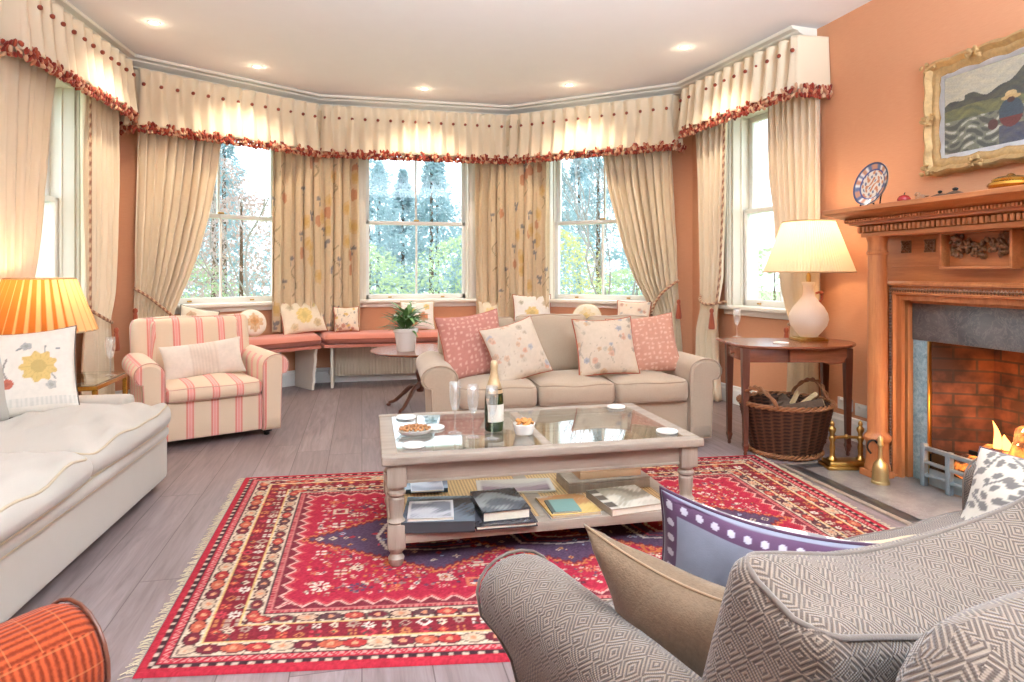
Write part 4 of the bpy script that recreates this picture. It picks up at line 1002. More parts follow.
wsc('floral_cushion', 'small floral cushion with rust trim at the bend of the window seat', 347, 'bay', .26, .26, .27, 8, sprig(S(238,222,200), 31, [S(226,190,120), S(206,160,140), S(180,170,160)], 22, W=.14), MT['redbraid'], 18)
wsc('floral_cushion', 'white cushion with orange flowers below the centre window, behind the potted plant', 418, 'bay', .24, .37, .33, 0, flower(WHT, [(-.08, .03, .06, S(226,196,120), 6), (.06, -.03, .06, S(222,150,110), 6), (.1, .09, .04, S(232,206,140), 5), (-.05, -.09, .05, S(226,170,130), 5)]), MT['linenmount'], 22)
wsc('floral_cushion', 'small cream cushion with a faded yellow bloom right of the centre window', 491, 'bay', .22, .27, .32, -4, flower(CRM, [(0, .0, .08, S(236,212,160), 7)]), MT['linenmount'], 20)
wsc('sunflower_cushion', 'white cushion with a pale yellow bloom below the patterned right curtain', 533, 'right_bay', .24, .43, .40, -8, flower(WHT, [(-.01, -.03, .085, S(232,204,140), 8), (-.13, .1, .03, S(206,200,180), 5), (.14, .09, .035, S(220,206,180), 5)]), MT['redbraid'], 18)
wsc('round_cushion', 'round cream cushion on the right window seat, behind the beige sofa', 586, 'right_bay', .26, .31, .31, -30, flower(S(240,228,206), [(0, 0, .11, S(236,216,176), 9), (0, 0, .05, S(230,200,140), 7)]), MT['linenmount'], 18, True)
wsc('floral_cushion', 'cushion with thick rust trim at the window seat end, beside the tied curtain', 632, 'right_bay', .30, .35, .36, -34, sprig(S(234,214,194), 41, [S(214,170,150), S(200,190,180), S(226,200,160)], 20, W=.16), MT['redbraid'], 22)
# on the foreground sofa: coordinates (a1 along the back, a2 towards the front) in the sofa's own plan
fo = Vector((ox, oy, 0)); f1 = Vector((math.cos(R(12)), math.sin(R(12)), 0)); f2 = Vector((-math.sin(R(12)), math.cos(R(12)), 0))
def fpos(a1, a2, z): return fo+f1*a1+f2*a2+Vector((0, 0, z))
def from_top(TL, TR, down, w, h):      # upper edge from TL to TR, hanging along 'down'
    ex = (TR-TL).normalized(); dn = (down-ex*down.dot(ex)).normalized(); ez = -dn; ey = ez.cross(ex)
    c = TL+ex*w/2+dn*h/2; return Matrix(((ex.x, ey.x, ez.x, c.x), (ex.y, ey.y, ez.y, c.y), (ex.z, ey.z, ez.z, c.z), (0,0,0,1)))
def leafpat(base, leaf, seed, W=.26):
    rr = random.Random(seed); it = []
    for i in range(-3, 4):
        for j in range(-3, 4):
            x, z, a = i*.088+rr.uniform(-.012, .012)+(.044 if j % 2 else 0), j*.085+rr.uniform(-.012, .012), rr.uniform(0, 6.3)
            it.append((x, z, a))
    def f(x, z, u, v):
        for (cx, cz, a) in it:
            dx, dz = x-cx, z-cz
            if dx*dx+dz*dz > .0038: continue
            p, q = dx*math.cos(a)+dz*math.sin(a), -dx*math.sin(a)+dz*math.cos(a)
            if abs(q) < .0045 and -.05 < p < .03: return leaf
            for (lx, lq, rx, rq) in ((.030, .0, .020, .013), (.0, .024, .018, .011), (-.012, -.022, .018, .011), (-.034, .016, .012, .009)):
                if ((p-lx)/rx)**2+((q-lq)/rq)**2 < 1: return leaf
        return base
    return f
lf = leafpat(S(216,204,190), S(120,114,112), 5)
LB = S(126,126,138)
def bluegrey(x, z, u, v):                                        # plain linen face with a looped purple braid near the edge
    e = min(.225*(1-abs(u)), .20*(1-abs(v)))
    if .003 < e < .034:
        s_ = (x if .20*(1-abs(v)) < .225*(1-abs(u)) else z); d = math.hypot((s_ % .034)-.017, (e-.019)*1.0)
        return S(176,166,176) if d < .0078 else S(86,58,82)
    return LB
TL, TR = fpos(.055, -.155, .73), fpos(.40, -.46, .66)
pillow('blue_grey_cushion', 'blue-grey cushion with purple braid and leaf-print front, behind the brown cushion', .48, .42, .15, bluegrey, from_top(TL, TR, Vector((0, 0, -1))+(-f1*.0+f2*.30), .48, .42), MT['purple'], .004, back=lf, n=150, pinch=.13)
TL, TR = fpos(-.185, -.235, .715), fpos(-.02, -.66, .70)
pillow('brown_cushion', 'brown linen cushion leaning on the near arm of the grey sofa', .46, .42, .16, lambda x, z, u, v: S(118,95,74), from_top(TL, TR, Vector((0, 0, -1))+f1*.42, .46, .42), MT['brown'], .003, mat='vcslub', pinch=.22)
lf2 = leafpat(S(196,184,168), S(112,104,100), 8)
TL, TR = fpos(1.44, -.03, .63), fpos(1.44, -.55, .66)
pillow('leaf_print_cushion', 'cushion printed with grey leaves at the fireplace end of the grey sofa', .48, .40, .15, lf2, from_top(TL, TR, Vector((0, 0, -1))-f1*.70, .48, .40), MT['purple'], .004, n=80)
TL, TR = fpos(.36, -.30, .60), fpos(.68, -.42, .62)
pillow('tan_cushion', 'tan cushion with rust piping, mostly hidden behind the blue-grey cushion', .36, .24, .12, lambda x, z, u, v: S(196,166,132), from_top(TL, TR, Vector((0, 0, -1))+f2*.4, .36, .24), MT['redbraid'], .005)
# ================================================================== FIREPLACE
FX, FY = 3.42, 2.65
F = thing('fireplace', 'carved pine chimneypiece with columns and slate slips on the orange wall', 'fireplace', (FX, FY, 0))
PN, PH, PD = MT['pine'], MT['pineh'], MT['pined']
b = MB()
b.rbox(-.36, 0, -.64, .64, 1.14, 1.41, .004); b.rbox(-.362, -.34, .205, .60, 1.225, 1.235, .003); b.rbox(-.362, -.34, -.60, -.205, 1.225, 1.235, .003)
b.build('frieze', PH, F)
for s in (-1, 1):
    b = MB(); y0, y1 = sorted((s*.50, s*.64)); b.rbox(-.34, 0, y0, y1, 0, 1.145, .004); b.build('side_panel', PN, F)
    b = MB(); b.rbox(-.50, -.30, *sorted((s*.525, s*.64)), 0, .0301, .004); b.rbox(-.56, -.43, s*.565-.065, s*.565+.065, 0, .05, .006)
    b.lathe([(.068, .05), (.070, .06), (.066, .075), (.062, .09), (.060, .20), (.064, .215), (.072, .225), (.074, .24), (.066, .252), (.058, .262), (.0535, .275), (.053, .60), (.050, 1.29), (.050, 1.30), (.058, 1.307), (.058, 1.317), (.051, 1.325), (.051, 1.375), (.056, 1.385), (.060, 1.405)], 32, (-.49, s*.565, 0))
    b.build('column', PN, F, ang=30)
# architrave round the opening: moulded frame with a carved inner band
pth = [(-.61, 0), (-.61, 1.147), (.61, 1.147), (.61, 0)]
prof = [(0, 0), (0, .05), (.012, .062), (.022, .062), (.026, .045), (.034, .042), (.062, .042), (.066, .05), (.074, .05), (.078, .03), (.108, .024), (.108, 0)]
def arch(prof):
    P = sweep(pth, [(-o, h) for o, h in prof]); return [[(-.36-h, y, z) for (y, z, h) in row] for row in P]
b = MB(); b.grid(arch(prof)); b.build('architrave', PN, F, ang=30)
b = MB(); rr = random.Random(5)
def bead(y, z, k): b.ball((-.36-.044, y, z), (.009, .011, .008), 7, 4); b.ball((-.36-.042, y, z), (.006, .004, .016), 6, 4)
for i in range(58): z = .06+i*.0185; bead(.561, z, i); bead(-.561, z, i)
for i in range(60): bead(-.545+i*.0185, 1.098, i)
b.build('carved_bead', PD, F)
# cornice and shelf: stepped moulding on three sides
def three(prof):
    P = sweep([(0, -.66), (-.50, -.66), (-.50, .66), (0, .66)], prof); return P
b = MB(); b.grid(three([(0,1.405),(0,1.425),(.02,1.43),(.02,1.47),(.055,1.478),(.055,1.49),(.07,1.492),(.07,1.512),(.105,1.525),(.135,1.54),(.155,1.548),(.160,1.55),(.160,1.572),(.156,1.575),(-.45,1.575)])); b.rbox(-.52, 0, -.66, .66, 1.405, 1.575, .002); b.build('mantel_shelf', PH, F, ang=30)
for (off, z0, z1, st, wd, mt) in ((.02, 1.434, 1.468, .030, .019, PD), (.07, 1.494, 1.511, .020, .012, PD)):
    b = MB(); o = .5+off
    for k in range(int((1.32+2*off)/st)): y = -.66-off+(k+.5)*st; b.rbox(-o-.016, -o, y-wd/2, y+wd/2, z0, z1, .003)
    for s in (-1, 1):
        for k in range(int(o/st)-1): x = -o+(k+.5)*st; b.rbox(x-wd/2, x+wd/2, *sorted((s*(.66+off), s*(.676+off))), z0, z1, .003)
    b.build('dentil_band', PN if z0 < 1.48 else PN, F)
# centre tablet with carved garland
b = MB(); b.rbox(-.44, -.35, -.20, .20, 1.215, 1.228, .003); b.rbox(-.44, -.35, -.20, .20, 1.398, 1.41, .003); b.rbox(-.44, -.35, -.20, -.185, 1.22, 1.41, .003); b.rbox(-.44, -.35, .185, .20, 1.22, 1.41, .003); b.rbox(-.385, -.355, -.19, .19, 1.22, 1.40, .002)
tb = b.build('tablet', PH, F)
b = MB(); rr = random.Random(9)
def cluster(y, z, n, sy, sz, drop=False):
    for i in range(n):
        a, q = rr.uniform(-1, 1), rr.uniform(-1, 1); w = 1-.5*max(0, -q) if drop else 1
        b.ball((-.392-rr.uniform(0, .022), y+a*sy*w, z+q*sz), (.012, rr.uniform(.008, .014), rr.uniform(.010, .018)), 7, 5, rot=Euler((rr.uniform(-1, 1), 0, 0)).to_matrix())
for s in (-1, 1): 
    cluster(s*.125, 1.378, 10, .016, .016); cluster(s*.125, 1.33, 26, .030, .05, True); cluster(s*.07, 1.335, 16, .024, .03)
    b.tube([(-.395, s*.125, 1.38), (-.40, s*.155, 1.35), (-.395, s*.165, 1.285)], .006, 6)
cluster(0, 1.315, 26, .034, .044)
b.build('garland', PD, tb)
for y in (.49, .33, -.49, -.33):
    b = MB(); b.rbox(-.366, -.355, -.034, .034, -.036, .036, .003)
    for k in range(8): a = 2*PI*k/8; b.ball((-.368, .017*math.cos(a), .018*math.sin(a)), (.008, .012, .007), 8, 5, rot=Euler((a, 0, 0)).to_matrix())
    for sy in (-1, 1):
        for sz in (-1, 1): b.ball((-.367, sy*.027, sz*.029), (.006, .008, .008), 6, 4)
    b.ball((-.372, 0, 0), .009, 8, 5); o = b.build('rosette', PD, F); o.location = (0, y, 1.345)
b = MB(); b.rbox(-.31, -.20, -.505, .505, .81, 1.06, .004); b.rbox(-.325, -.30, -.505, .505, 1.02, 1.06, .003, mi=1); b.build('slate_lintel', [MT['slate'], PN], F)
for s in (-1, 1): b = MB(); b.rbox(-.305, -.20, *sorted((s*.39, s*.505)), 0, .81, .004); b.build('marble_slip', MT['marble'], F)
for s in (-1, 1): b = MB(); b.rbox(-.315, -.295, *sorted((s*.383, s*.395)), .0, .81, .003); b.build('copper_edge', MT['brass'], F)
b = MB(); V = [(-.30,.39),(-.03,.24),(-.03,-.24),(-.30,-.39)]
P = [[(x, y, z) for (x, y) in V] for z in (0, .3, .6, 1.0)]; b.grid(P); b.add([(-.30,.39,1.0),(-.03,.24,1.0),(-.03,-.24,1.0),(-.30,-.39,1.0)], [(0,1,2,3)]); b.add([(-.30,.39,.003),(-.03,.24,.003),(-.03,-.24,.003),(-.30,-.39,.003)], [(0,1,2,3)])
b.build('firebox', MT['brick'], F, smooth=False, uv=True)
# hearth
H = thing('hearth', 'grey stone hearth with a dark slate border in front of the fireplace', 'hearth', (0, 0, 0))
b = MB(); b.rbox(2.62, 3.125, 1.86, 3.44, 0, .012, .003); b.build('slab', MT['hearth'], H)
b = MB(); b.rbox(2.545, 2.617, 1.78, 3.52, 0, .011, .002); b.rbox(2.617, 3.06, 3.443, 3.52, 0, .011, .002); b.rbox(2.617, 3.06, 1.78, 1.857, 0, .011, .002); b.build('border', MT['darktile'], H)
b = MB(); b.rbox(2.515, 2.545, 1.75, 3.55, 0, .010, .002); b.rbox(2.545, 3.06, 3.52, 3.55, 0, .010, .002); b.build('oak_edging', MT['limez'], H)
# grate, logs, flames
G = thing('fire_grate', 'grey cast iron grate standing in the fireplace opening', 'fire grate', (FX-.36, FY, .012)); b = MB()
for z, h in ((.20, .022), (.125, .016), (.055, .016)): b.rbox(-.02, .004, -.37, .37, z, z+h, .003)
for y in (-.36, -.20, .20, .36): b.rbox(-.026, .006, y-.014, y+.014, 0, .235 if abs(y) > .3 else .225, .003)
b.build('front_bars', MT['steel'], G)
b = MB(); b.rbox(.0, .012, -.34, .34, .01, .10, .003); b.build('ash_plate', MT['steel'], G)
b = MB()
for i in range(9): y = -.30+i*.075; b.rbox(.01, .24, y-.008, y+.008, .06, .075, .003)
b.rbox(.225, .24, -.32, .32, .0, .20, .003); b.rbox(.01, .24, -.345, -.33, .05, .18, .003); b.rbox(.01, .24, .33, .345, .05, .18, .003); b.build('basket', MT['black'], G)
for i, (y, z, L, r, rz, lb) in enumerate(((.02, .135, .46, .05, 86, 'charred log lying along the front of the grate'), (.06, .15, .42, .055, 98, 'glowing log at the back of the grate'), (.0, .235, .36, .048, 72, 'glowing log on top of the fire'), (-.05, .30, .26, .04, 20, 'short glowing log tilted upright in the flames'))):
    b = MB(); pr = [(r*.9, -L/2), (r, -L/2+.01)]+[(r*(1+.06*math.sin(k*2.1)), -L/2+L*k/8) for k in range(1, 8)]+[(r, L/2-.01), (r*.9, L/2)]
    b.lathe(pr, 14, rmod=lambda a, i: 1+.07*math.sin(3*a+i)); o = b.build('fire_log', MT['ember'], ang=60)
    o.matrix_world = Matrix.Translation((FX-.27+.09*(i == 1)+.06*(i > 1), FY+y, z)) @ Matrix.Rotation(R(rz), 4, 'Z') @ Matrix.Rotation(R(90 if i < 3 else 40), 4, 'Y'); tag(o, lb, 'log', 'logs on the fire')
fl = thing('fire', 'orange flames burning over the logs in the grate', 'fire', (FX-.2, FY-.02, .24)); rr = random.Random(4)
for i in range(7):
    h = rr.uniform(.09, .19); r = rr.uniform(.02, .032); x, y = rr.uniform(-.04, .05), -.20+i*.052; b = MB(); ph = rr.uniform(0, 6)
    P = []
    for j in range(13):
        a = 2*PI*j/12; P.append([(x+r*math.sin(PI*min(1, .12+t*.88))**.8*(1-t*.55)*math.cos(a)+.02*math.sin(5*t+ph)*t, y+r*1.2*math.sin(PI*min(1, .12+t*.88))**.8*(1-t*.55)*math.sin(a)+.03*math.sin(4*t+ph)*t, t*h) for t in [k/12 for k in range(13)]])
    b.grid(P); b.build('flame', MT['flame2' if i in (2, 3, 4) else 'flame'], fl, ang=180)
l = bpy.data.lights.new('fire_glow', 'POINT'); l.energy = 4; l.color = (1, .45, .14); l.shadow_soft_size = .08; o = bpy.data.objects.new('fire_glow', l); link(o, fl); o.location = (-.03, 0, .16)
# things on the mantel
def onm(px, x=2.93): r = (px-512)/FPX; D = x/(r*CY+SY); return x, D*(CY-r*SY)
def plate_fn(y, z):
    r = math.hypot(y, z)/.13; a = math.atan2(z, y)
    if r > .93: return S(74,76,104)
    if r > .70: return S(196,138,110) if math.sin(a*9) > .35 else (S(104,110,140) if math.sin(a*9) < -.5 else S(230,222,210))
    if r > .66: return S(80,84,130)
    k = math.sin(y*70+2*math.sin(z*60))*math.sin(z*55+3*math.sin(y*50)); return S(196,128,96) if k > .4 else (S(108,112,134) if k < -.42 else S(222,208,190))
x, y = onm(873, 2.92); pl = thing('decorative_plate', 'patterned blue and rust plate on a stand at the left end of the mantel', 'plate', (x, y, 1.575))
b = MB(); n = 30; P = []; cols = []
for i in range(n+1):
    row = []
    for j in range(49):
        r = .13*i/n; a = 2*PI*j/48; u, v = r*math.cos(a), r*math.sin(a); row.append((-.004-.018*max(0, (r/.13-.6)/.4)**1.2, u, v)); cols.append(plate_fn(u, v))
    P.append(row)
b.grid(P, col=cols); Pb = [[(p[0]+.006, p[1], p[2]) for p in row] for row in P]; b.grid(Pb, col=S(232,228,220), flip=True)
o = b.build('dish', MT['vcgloss'], pl, colors=True, ang=180); o.matrix_local = Matrix.Translation((0, 0, .138)) @ Matrix.Rotation(R(14), 4, 'Y')
b = MB()
for s in (-1, 1): b.tube([(-.045, s*.05, .022), (-.03, s*.05, .006), (.0, s*.05, .008), (.05, s*.03, .004)], .005, 6); b.tube([(.0, s*.05, .008), (.035, s*.03, .12)], .004, 6)
b.build('stand', MT['black'], pl)
x, y = onm(904); t = thing('ornament', 'small red pomegranate ornament on the mantel shelf', 'ornament', (x, y, 1.575))
b = MB(); b.lathe([(0, 0), (.022, .003), (.033, .018), (.034, .030), (.024, .046), (.008, .052), (0, .053)], 18); b.build('body', simple('red_glaze', S(150,28,30), .25), t); b = MB(); b.tube([(0, 0, .05), (.004, 0, .062), (.016, .01, .066)], .003, 6); b.build('stalk', MT['black'], t)
x, y = onm(921); t = thing('ornament', 'small brown bird ornament right of the red one on the mantel', 'ornament', (x, y, 1.575))
b = MB(); b.ball((0, 0, .022), (.020, .034, .02), 12, 8); b.ball((0, .022, .044), .014, 10, 6); b.lathe([(.006, 0), (.0, .014)], 8, M=Matrix.Translation((0, .033, .044)) @ Matrix.Rotation(R(-90), 4, 'X')); b.ball((0, -.036, .03), (.008, .018, .005), 8, 5); b.build('body', simple('brown_glaze', S(150,110,80), .35), t)
b = MB(); b.lathe([(.02, 0), (.018, .006), (.008, .008)], 12); b.build('base', MT['black'], t)
x, y = onm(945); t = thing('ornament', 'low driftwood ornament lying between the bird and the brass dish on the mantel', 'ornament', (x, y, 1.575))
b = MB(); b.tube([(0, .09, .016), (.005, .04, .022), (-.004, -.01, .018), (.0, -.06, .026), (.004, -.10, .020)], [.008, .014, .011, .015, .006], 8); b.build('body', MT['bark'], t); b = MB(); b.ball((0, -.06, .046), (.010, .018, .009), 8, 5); b.ball((0, .03, .042), (.008, .014, .008), 8, 5); b.build('knot', MT['black'], t)
x, y = onm(1011); t = thing('brass_dish', 'squat lidded brass dish at the right of the mantel shelf', 'dish', (x, y, 1.575))
b = MB(); b.lathe([(0, 0), (.05, .0), (.055, .006), (.085, .016), (.092, .028), (.086, .040), (.07, .046), (0, .046)], 28); b.build('bowl', MT['gilt2'], t); b = MB(); b.lathe([(.074, .046), (.074, .056), (.055, .066), (.02, .072), (.012, .08), (.0, .084)], 24); b.build('lid', MT['gilt2'], t)
# ---- painting
pt = thing('framed_painting', 'landscape painting of two straw-hatted figures by a river in a gilt frame', 'painting', (FX, FY, 2.13))
W2, H2 = .68, .34
def fr_sweep(prof, w, h): 
    P = sweep([(-w, -h), (w, -h), (w, h), (-w, h)], prof, True); return [[(-z, y, q) for (y, q, z) in row] for row in P+[P[0]]]
b = MB(); prof = [(0,0),(0,.03),(.010,.052),(.024,.058),(.036,.046),(.050,.030),(.066,.034),(.080,.026),(.088,.020),(.094,.020),(.094,.0)]
path = []
for (a, c) in (((-W2,-H2),(W2,-H2)), ((W2,-H2),(W2,H2)), ((W2,H2),(-W2,H2)), ((-W2,H2),(-W2,-H2))):
    a, c = Vector(a), Vector(c); e = (c-a).normalized(); nn = Vector((e.y, -e.x)); L = (c-a).length; m = int(L/.02)
    for i in range(m): 
        t_ = i/m*L; edge = min(t_, L-t_); path.append(a+e*t_+nn*(.012*abs(math.sin(t_*PI/.17))*min(1, edge/.06)))
P = []
for i, p in enumerate(path):
    d = Vector((0, 0)) - p; dx = W2-abs(p.x); dy = H2-abs(p.y)
    row = []
    for o_, z in prof: 
        qx = math.copysign(max(0, abs(p.x)-(o_ if dx < dy+.012 or dx < .1 and dy < .1 else 0)), p.x) if True else 0; qy = math.copysign(max(0, abs(p.y)-(o_ if dy <= dx+.012 or dx < .1 and dy < .1 else 0)), p.y)
        row.append((-z, qx, qy))
    P.append(row)
b.grid(P, cu=True)
rr = random.Random(2)
for (cy, cz) in [(sy*(W2-.03), sz*(H2-.03)) for sy in (-1, 1) for sz in (-1, 1)]+[(0, H2-.03), (0, -H2+.03), (W2-.03, 0), (-W2+.03, 0), (.34, H2-.03), (-.34, H2-.03), (.34, -H2+.03), (-.34, -H2+.03)]:
    for k in range(9): a, q = rr.uniform(-.045, .045), rr.uniform(-.03, .03); b.ball((-.05-rr.uniform(0, .012), cy+a, cz+q), (.010, rr.uniform(.010, .024), rr.uniform(.008, .014)), 7, 5, rot=Euler((rr.uniform(-1, 1), 0, 0)).to_matrix())
b.build('frame', MT['gold'], pt, ang=50)
b = MB(); b.grid(fr_sweep([(0,.02),(.03,.014),(.032,.008)], W2-.080, H2-.080)); b.build('slip', MT['linenmount'], pt)
w, h = W2-.108, H2-.108; n, m = 300, 130; cols = []; P = []; rs = random.Random(8); 
def paintfn(u, v):      # u 0..1 from left (far side) to right, v 0..1 upwards
    nz = .5*math.sin(u*37+3*math.sin(v*23))+.5*math.sin(v*61+4*math.sin(u*31)); j = rs.uniform(-1, 1)
    ridge = .66+.22*math.exp(-((u-.62)/.30)**2)+.05*math.sin(u*17)+.02*math.sin(u*47)-.05*(u < .12)
    if v > ridge: c = S(196+8*nz, 190+6*nz, 166)
    elif v > .55+.03*math.sin(u*9): c = S(94+10*nz, 96+8*nz, 88)
    elif v > .42: c = S(122+16*nz, 124+14*nz, 86)
    else:
        c = S(128+20*nz, 132+16*nz, 116) if nz > -.2 else S(96, 98, 92)
        if nz > .62: c = S(192, 192, 176)
        if v < .22 and .30 < u < .72: c = S(92+14*nz, 98+10*nz, 112)
        if v < .3 and abs(u-.60-.2*(v-.2)) < .10 and .14 < v < .26: c = S(190, 168, 112)
    for (fu, fv, col1, col2) in ((.36, .36, S(76,92,104), S(124,66,62)), (.50, .39, S(108,104,104), S(134,86,76))):
        du, dv = (u-fu)*2.5, v-fv
        if (du/.15)**2+((dv)/.17)**2 < 1: c = col1 if dv > -.05 else col2
        if (du/.075)**2+((dv-.20)/.055)**2 < 1: c = S(216,184,120)
        if (du/.12)**2+((dv-.175)/.028)**2 < 1: c = S(206,170,104)
        if (du/.05)**2+((dv-.145)/.03)**2 < 1: c = S(96,66,56)
    if (u-.27)**2*6+(v-.26)**2 < .004: c = S(104,70,66)
    k = .5+.5*math.sin(u*190+6*math.sin(v*60+u*20))*math.sin(v*120+5*math.sin(u*50)); g = sum(c)/3
    return tuple((q*.8+g*.2)*(.86+.22*k+.06*j) for q in c)
for i in range(n+1): P.append([(-.010, w-2*w*i/n, -h+2*h*k/m) for k in range(m+1)]); cols += [paintfn(i/n, k/m) for k in range(m+1)]
b.grid(P, col=cols); b.build('canvas', MT['vcpaint'], pt, colors=True, ang=180)
# wall sockets
for px, py, lb in ((864, 411, 'white double wall socket between the column and the drop-leaf table'), (846, 404, 'brown-edged wall socket behind the drop-leaf table leg')):
    p = on_x(px, py, 3.42); t = thing('wall_socket', lb, 'socket', p); b = MB(); b.rbox(-.012, 0, -.073, .073, -.043, .043, .003, k=2); b.build('face_plate', MT['plastic'], t)
    for s in (-1, 1): b = MB(); b.rbox(-.017, -.011, s*.035-.012, s*.035+.012, .012, .03, .002); b.build('switch', MT['plastic'], t)
# ---- fire irons
x, y = 2.875, 3.40; t = thing('fire_dogs', 'brass fender stop with two turned posts on the hearth edge', 'firedog', (x, y, .012), R(-14))
b = MB(); b.rbox(-.14, .14, -.075, .075, .0, .02, .006, k=2); b.rbox(-.125, .125, -.06, .06, .02, .045, .008, k=2); b.build('base', MT['brass'], t)
for s in (-1, 1):
    b = MB(); b.lathe([(.026, .045), (.028, .05), (.018, .062), (.014, .08), (.017, .12), (.012, .15), (.020, .17), (.022, .18), (.013, .19), (.013, .205), (.021, .222), (.022, .235), (.010, .25), (.014, .262), (.010, .275), (.0, .285)], 18, (s*.085, 0, 0)); b.build('post', MT['brass'], t)
b = MB(); b.tube([(-.085, 0, .178), (0, 0, .185), (.085, 0, .178)], .009, 10); b.ball((0, 0, .185), .015, 10, 6); b.build('crossbar', MT['brass'], t)
t = thing('hearth_bell', 'pale brass bell-shaped hearth tool standing at the foot of the column', 'hearth tool', (2.845, 3.10, .012))
b = MB(); b.lathe([(.048, 0), (.048, .012), (.044, .016), (.040, .08), (.034, .11), (.018, .125), (.010, .14), (.010, .20), (.018, .215), (.014, .23), (.014, .255), (.009, .262), (.0, .268)], 22); b.build('body', simple('pale_brass', S(206,184,130), .35, .9, .15, 20), t)
b = MB(); b.tube(bez([(0, 0, .20), (-.02, .02, .235), (-.045, .035, .225), (-.05, .04, .19), (-.035, .03, .16)], 8), .0055, 8); b.build('hook', MT['black'], t)
# ================================================================== LOG BASKET
bx_, by_ = 2.74, 3.80
t = thing('log_basket', 'dark wicker log basket with two loop handles under the drop-leaf table', 'basket', (bx_, by_, 0)); BKT = t
b = MB(); P = []; cw = []; N, Mz = 112, 28
for i in range(N):
    a = 2*PI*i/N; row = []
    for j in range(Mz+1):
        v = j/Mz; r = .205+.075*v**.8; z = .03+.31*v; w_ = .0095*math.sin(a*14)*(1 if j % 2 else -1)+.003*math.cos(a*28); cw.append(S(108,68,48) if w_ > .002 else (S(70,44,34) if w_ > -.004 else S(40,26,20))); row.append(((r+w_)*math.cos(a)*1.05, (r+w_)*math.sin(a), z+.008*math.sin(2*a)*v))  # weave shading put into the colour: raised strands lighter, sunken ones darker
    P.append(row)
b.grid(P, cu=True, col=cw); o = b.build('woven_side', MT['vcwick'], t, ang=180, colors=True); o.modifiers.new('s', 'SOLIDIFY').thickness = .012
def hoop(r, z, k, th, turns): return [((r+.012*math.cos(turns*a+k))*math.cos(a)*1.05, (r+.012*math.cos(turns*a+k))*math.sin(a), z+.010*math.sin(turns*a+k)) for a in [2*PI*i/160 for i in range(160)]]
for nm, r, z, th in (('rim', .280, .342, .0075), ('foot_ring', .212, .022, .0075)):
    b = MB()
    for k in range(3): b.tube(hoop(r, z, 2*PI*k/3, th, 14), th, 6, closed=True)
    b.build(nm, MT['wickerl'], t, ang=180)
b = MB(); b.lathe([(.0, .035), (.205, .035)], 32); b.build('bottom', MT['wicker'], t)
for a0 in (200, 20):
    b = MB()
    for k in range(2):
        pts = []
        for i in range(25):
            u = i/24; a = R(a0-28+56*u); rr_ = .285+.01*math.sin(u*20+k*PI); pts.append((rr_*math.cos(a)*1.05, rr_*math.sin(a), .335+.125*math.sin(PI*u)**.7+.008*math.cos(u*20+k*PI)))
        b.tube(pts, .0085, 7)
    b.build('handle', MT['wickerl'], t, ang=180)
rr = random.Random(12)
for i, (dx, dy, z, L, r, rz, ry, lb) in enumerate(((-.06, .04, .27, .34, .045, 20, 80, 'split log across the bottom left of the wicker basket'), (.02, -.07, .30, .36, .04, -30, 76, 'split log across the front of the wicker basket'), (.06, .07, .29, .32, .042, 60, 84, 'split log at the back of the wicker basket'),
     (.15, -.03, .345, .15, .020, -10, 55, 'pale kindling stick poking out at the right of the wicker basket'), (.11, .05, .345, .14, .018, 35, 62, 'thin pale kindling stick beside the right handle of the wicker basket'))):
    t = thing('log' if i < 3 else 'kindling', lb, 'log' if i < 3 else 'kindling', (bx_+dx, by_+dy, z), 0, 'logs in the basket'); t.rotation_euler = (0, R(ry), R(rz))
    poly = [(r*math.cos(R(q)), r*math.sin(R(q))) for q in (0, 40, 80, 120, 160, 200)]+[(0, -r*.9)]
    b = MB(); b.prism(poly, -L/2, L/2, .003); b.build('bark' if i < 3 else 'stick', MT['bark'] if i < 3 else MT['cutwood'], t)
    b = MB(); p2 = [(x*.93, y*.93) for x, y in poly]
    if i < 3: b.prism(p2, L/2-.002, L/2+.002); b.prism(p2, -L/2-.002, -L/2+.002); b.build('cut_end', MT['cutwood'], t)
# ================================================================== DROP-LEAF TABLE
TX, TY, TR_ = 2.80, 3.87, R(-12.8)
t = thing('drop_leaf_table', 'mahogany drop-leaf table with a rounded leaf between window and fireplace', 'side table', (TX, TY, 0), TR_)
pts = bez([(-.37, .33, 0), (-.375, .1, 0), (-.36, -.12, 0), (-.30, -.205, 0), (-.12, -.255, 0), (.10, -.26, 0), (.30, -.20, 0), (.44, -.06, 0), (.495, .10, 0), (.44, .24, 0), (.30, .325, 0)], 6)
b = MB(); b.prism([(p.x, p.y) for p in pts], .702, .722, .006); b.build('table_top', MT['maho'], t)
b = MB(); b.rbox(-.33, .33, -.168, -.148, .61, .702, .003); b.rbox(-.33, .33, .148, .168, .61, .702, .003); b.rbox(.325, .345, -.15, .15, .61, .702, .003)
b.prism([(-.06, .615), (.16, .615), (.20, .60), (.28, .61), (.31, .65), (.31, .702), (-.06, .702)], -.20, -.168, .003, M=Matrix(((1,0,0,0), (0,0,1,0), (0,1,0,0), (0,0,0,1))))
b.build('apron', MT['maho'], t)
b = MB(); b.rbox(-.352, -.325, -.14, .14, .617, .698, .004); b.rbox(-.356, -.35, -.125, .125, .63, .685, .002); d = b.build('drawer', MT['maho'], t)
b = MB(); b.lathe([(.006, 0), (.006, .008), (.013, .014), (.012, .022), (0, .026)], 14, M=Matrix.Translation((-.354, 0, .657)) @ Matrix.Rotation(R(-90), 4, 'Y')); b.build('knob', MT['maho'], d)
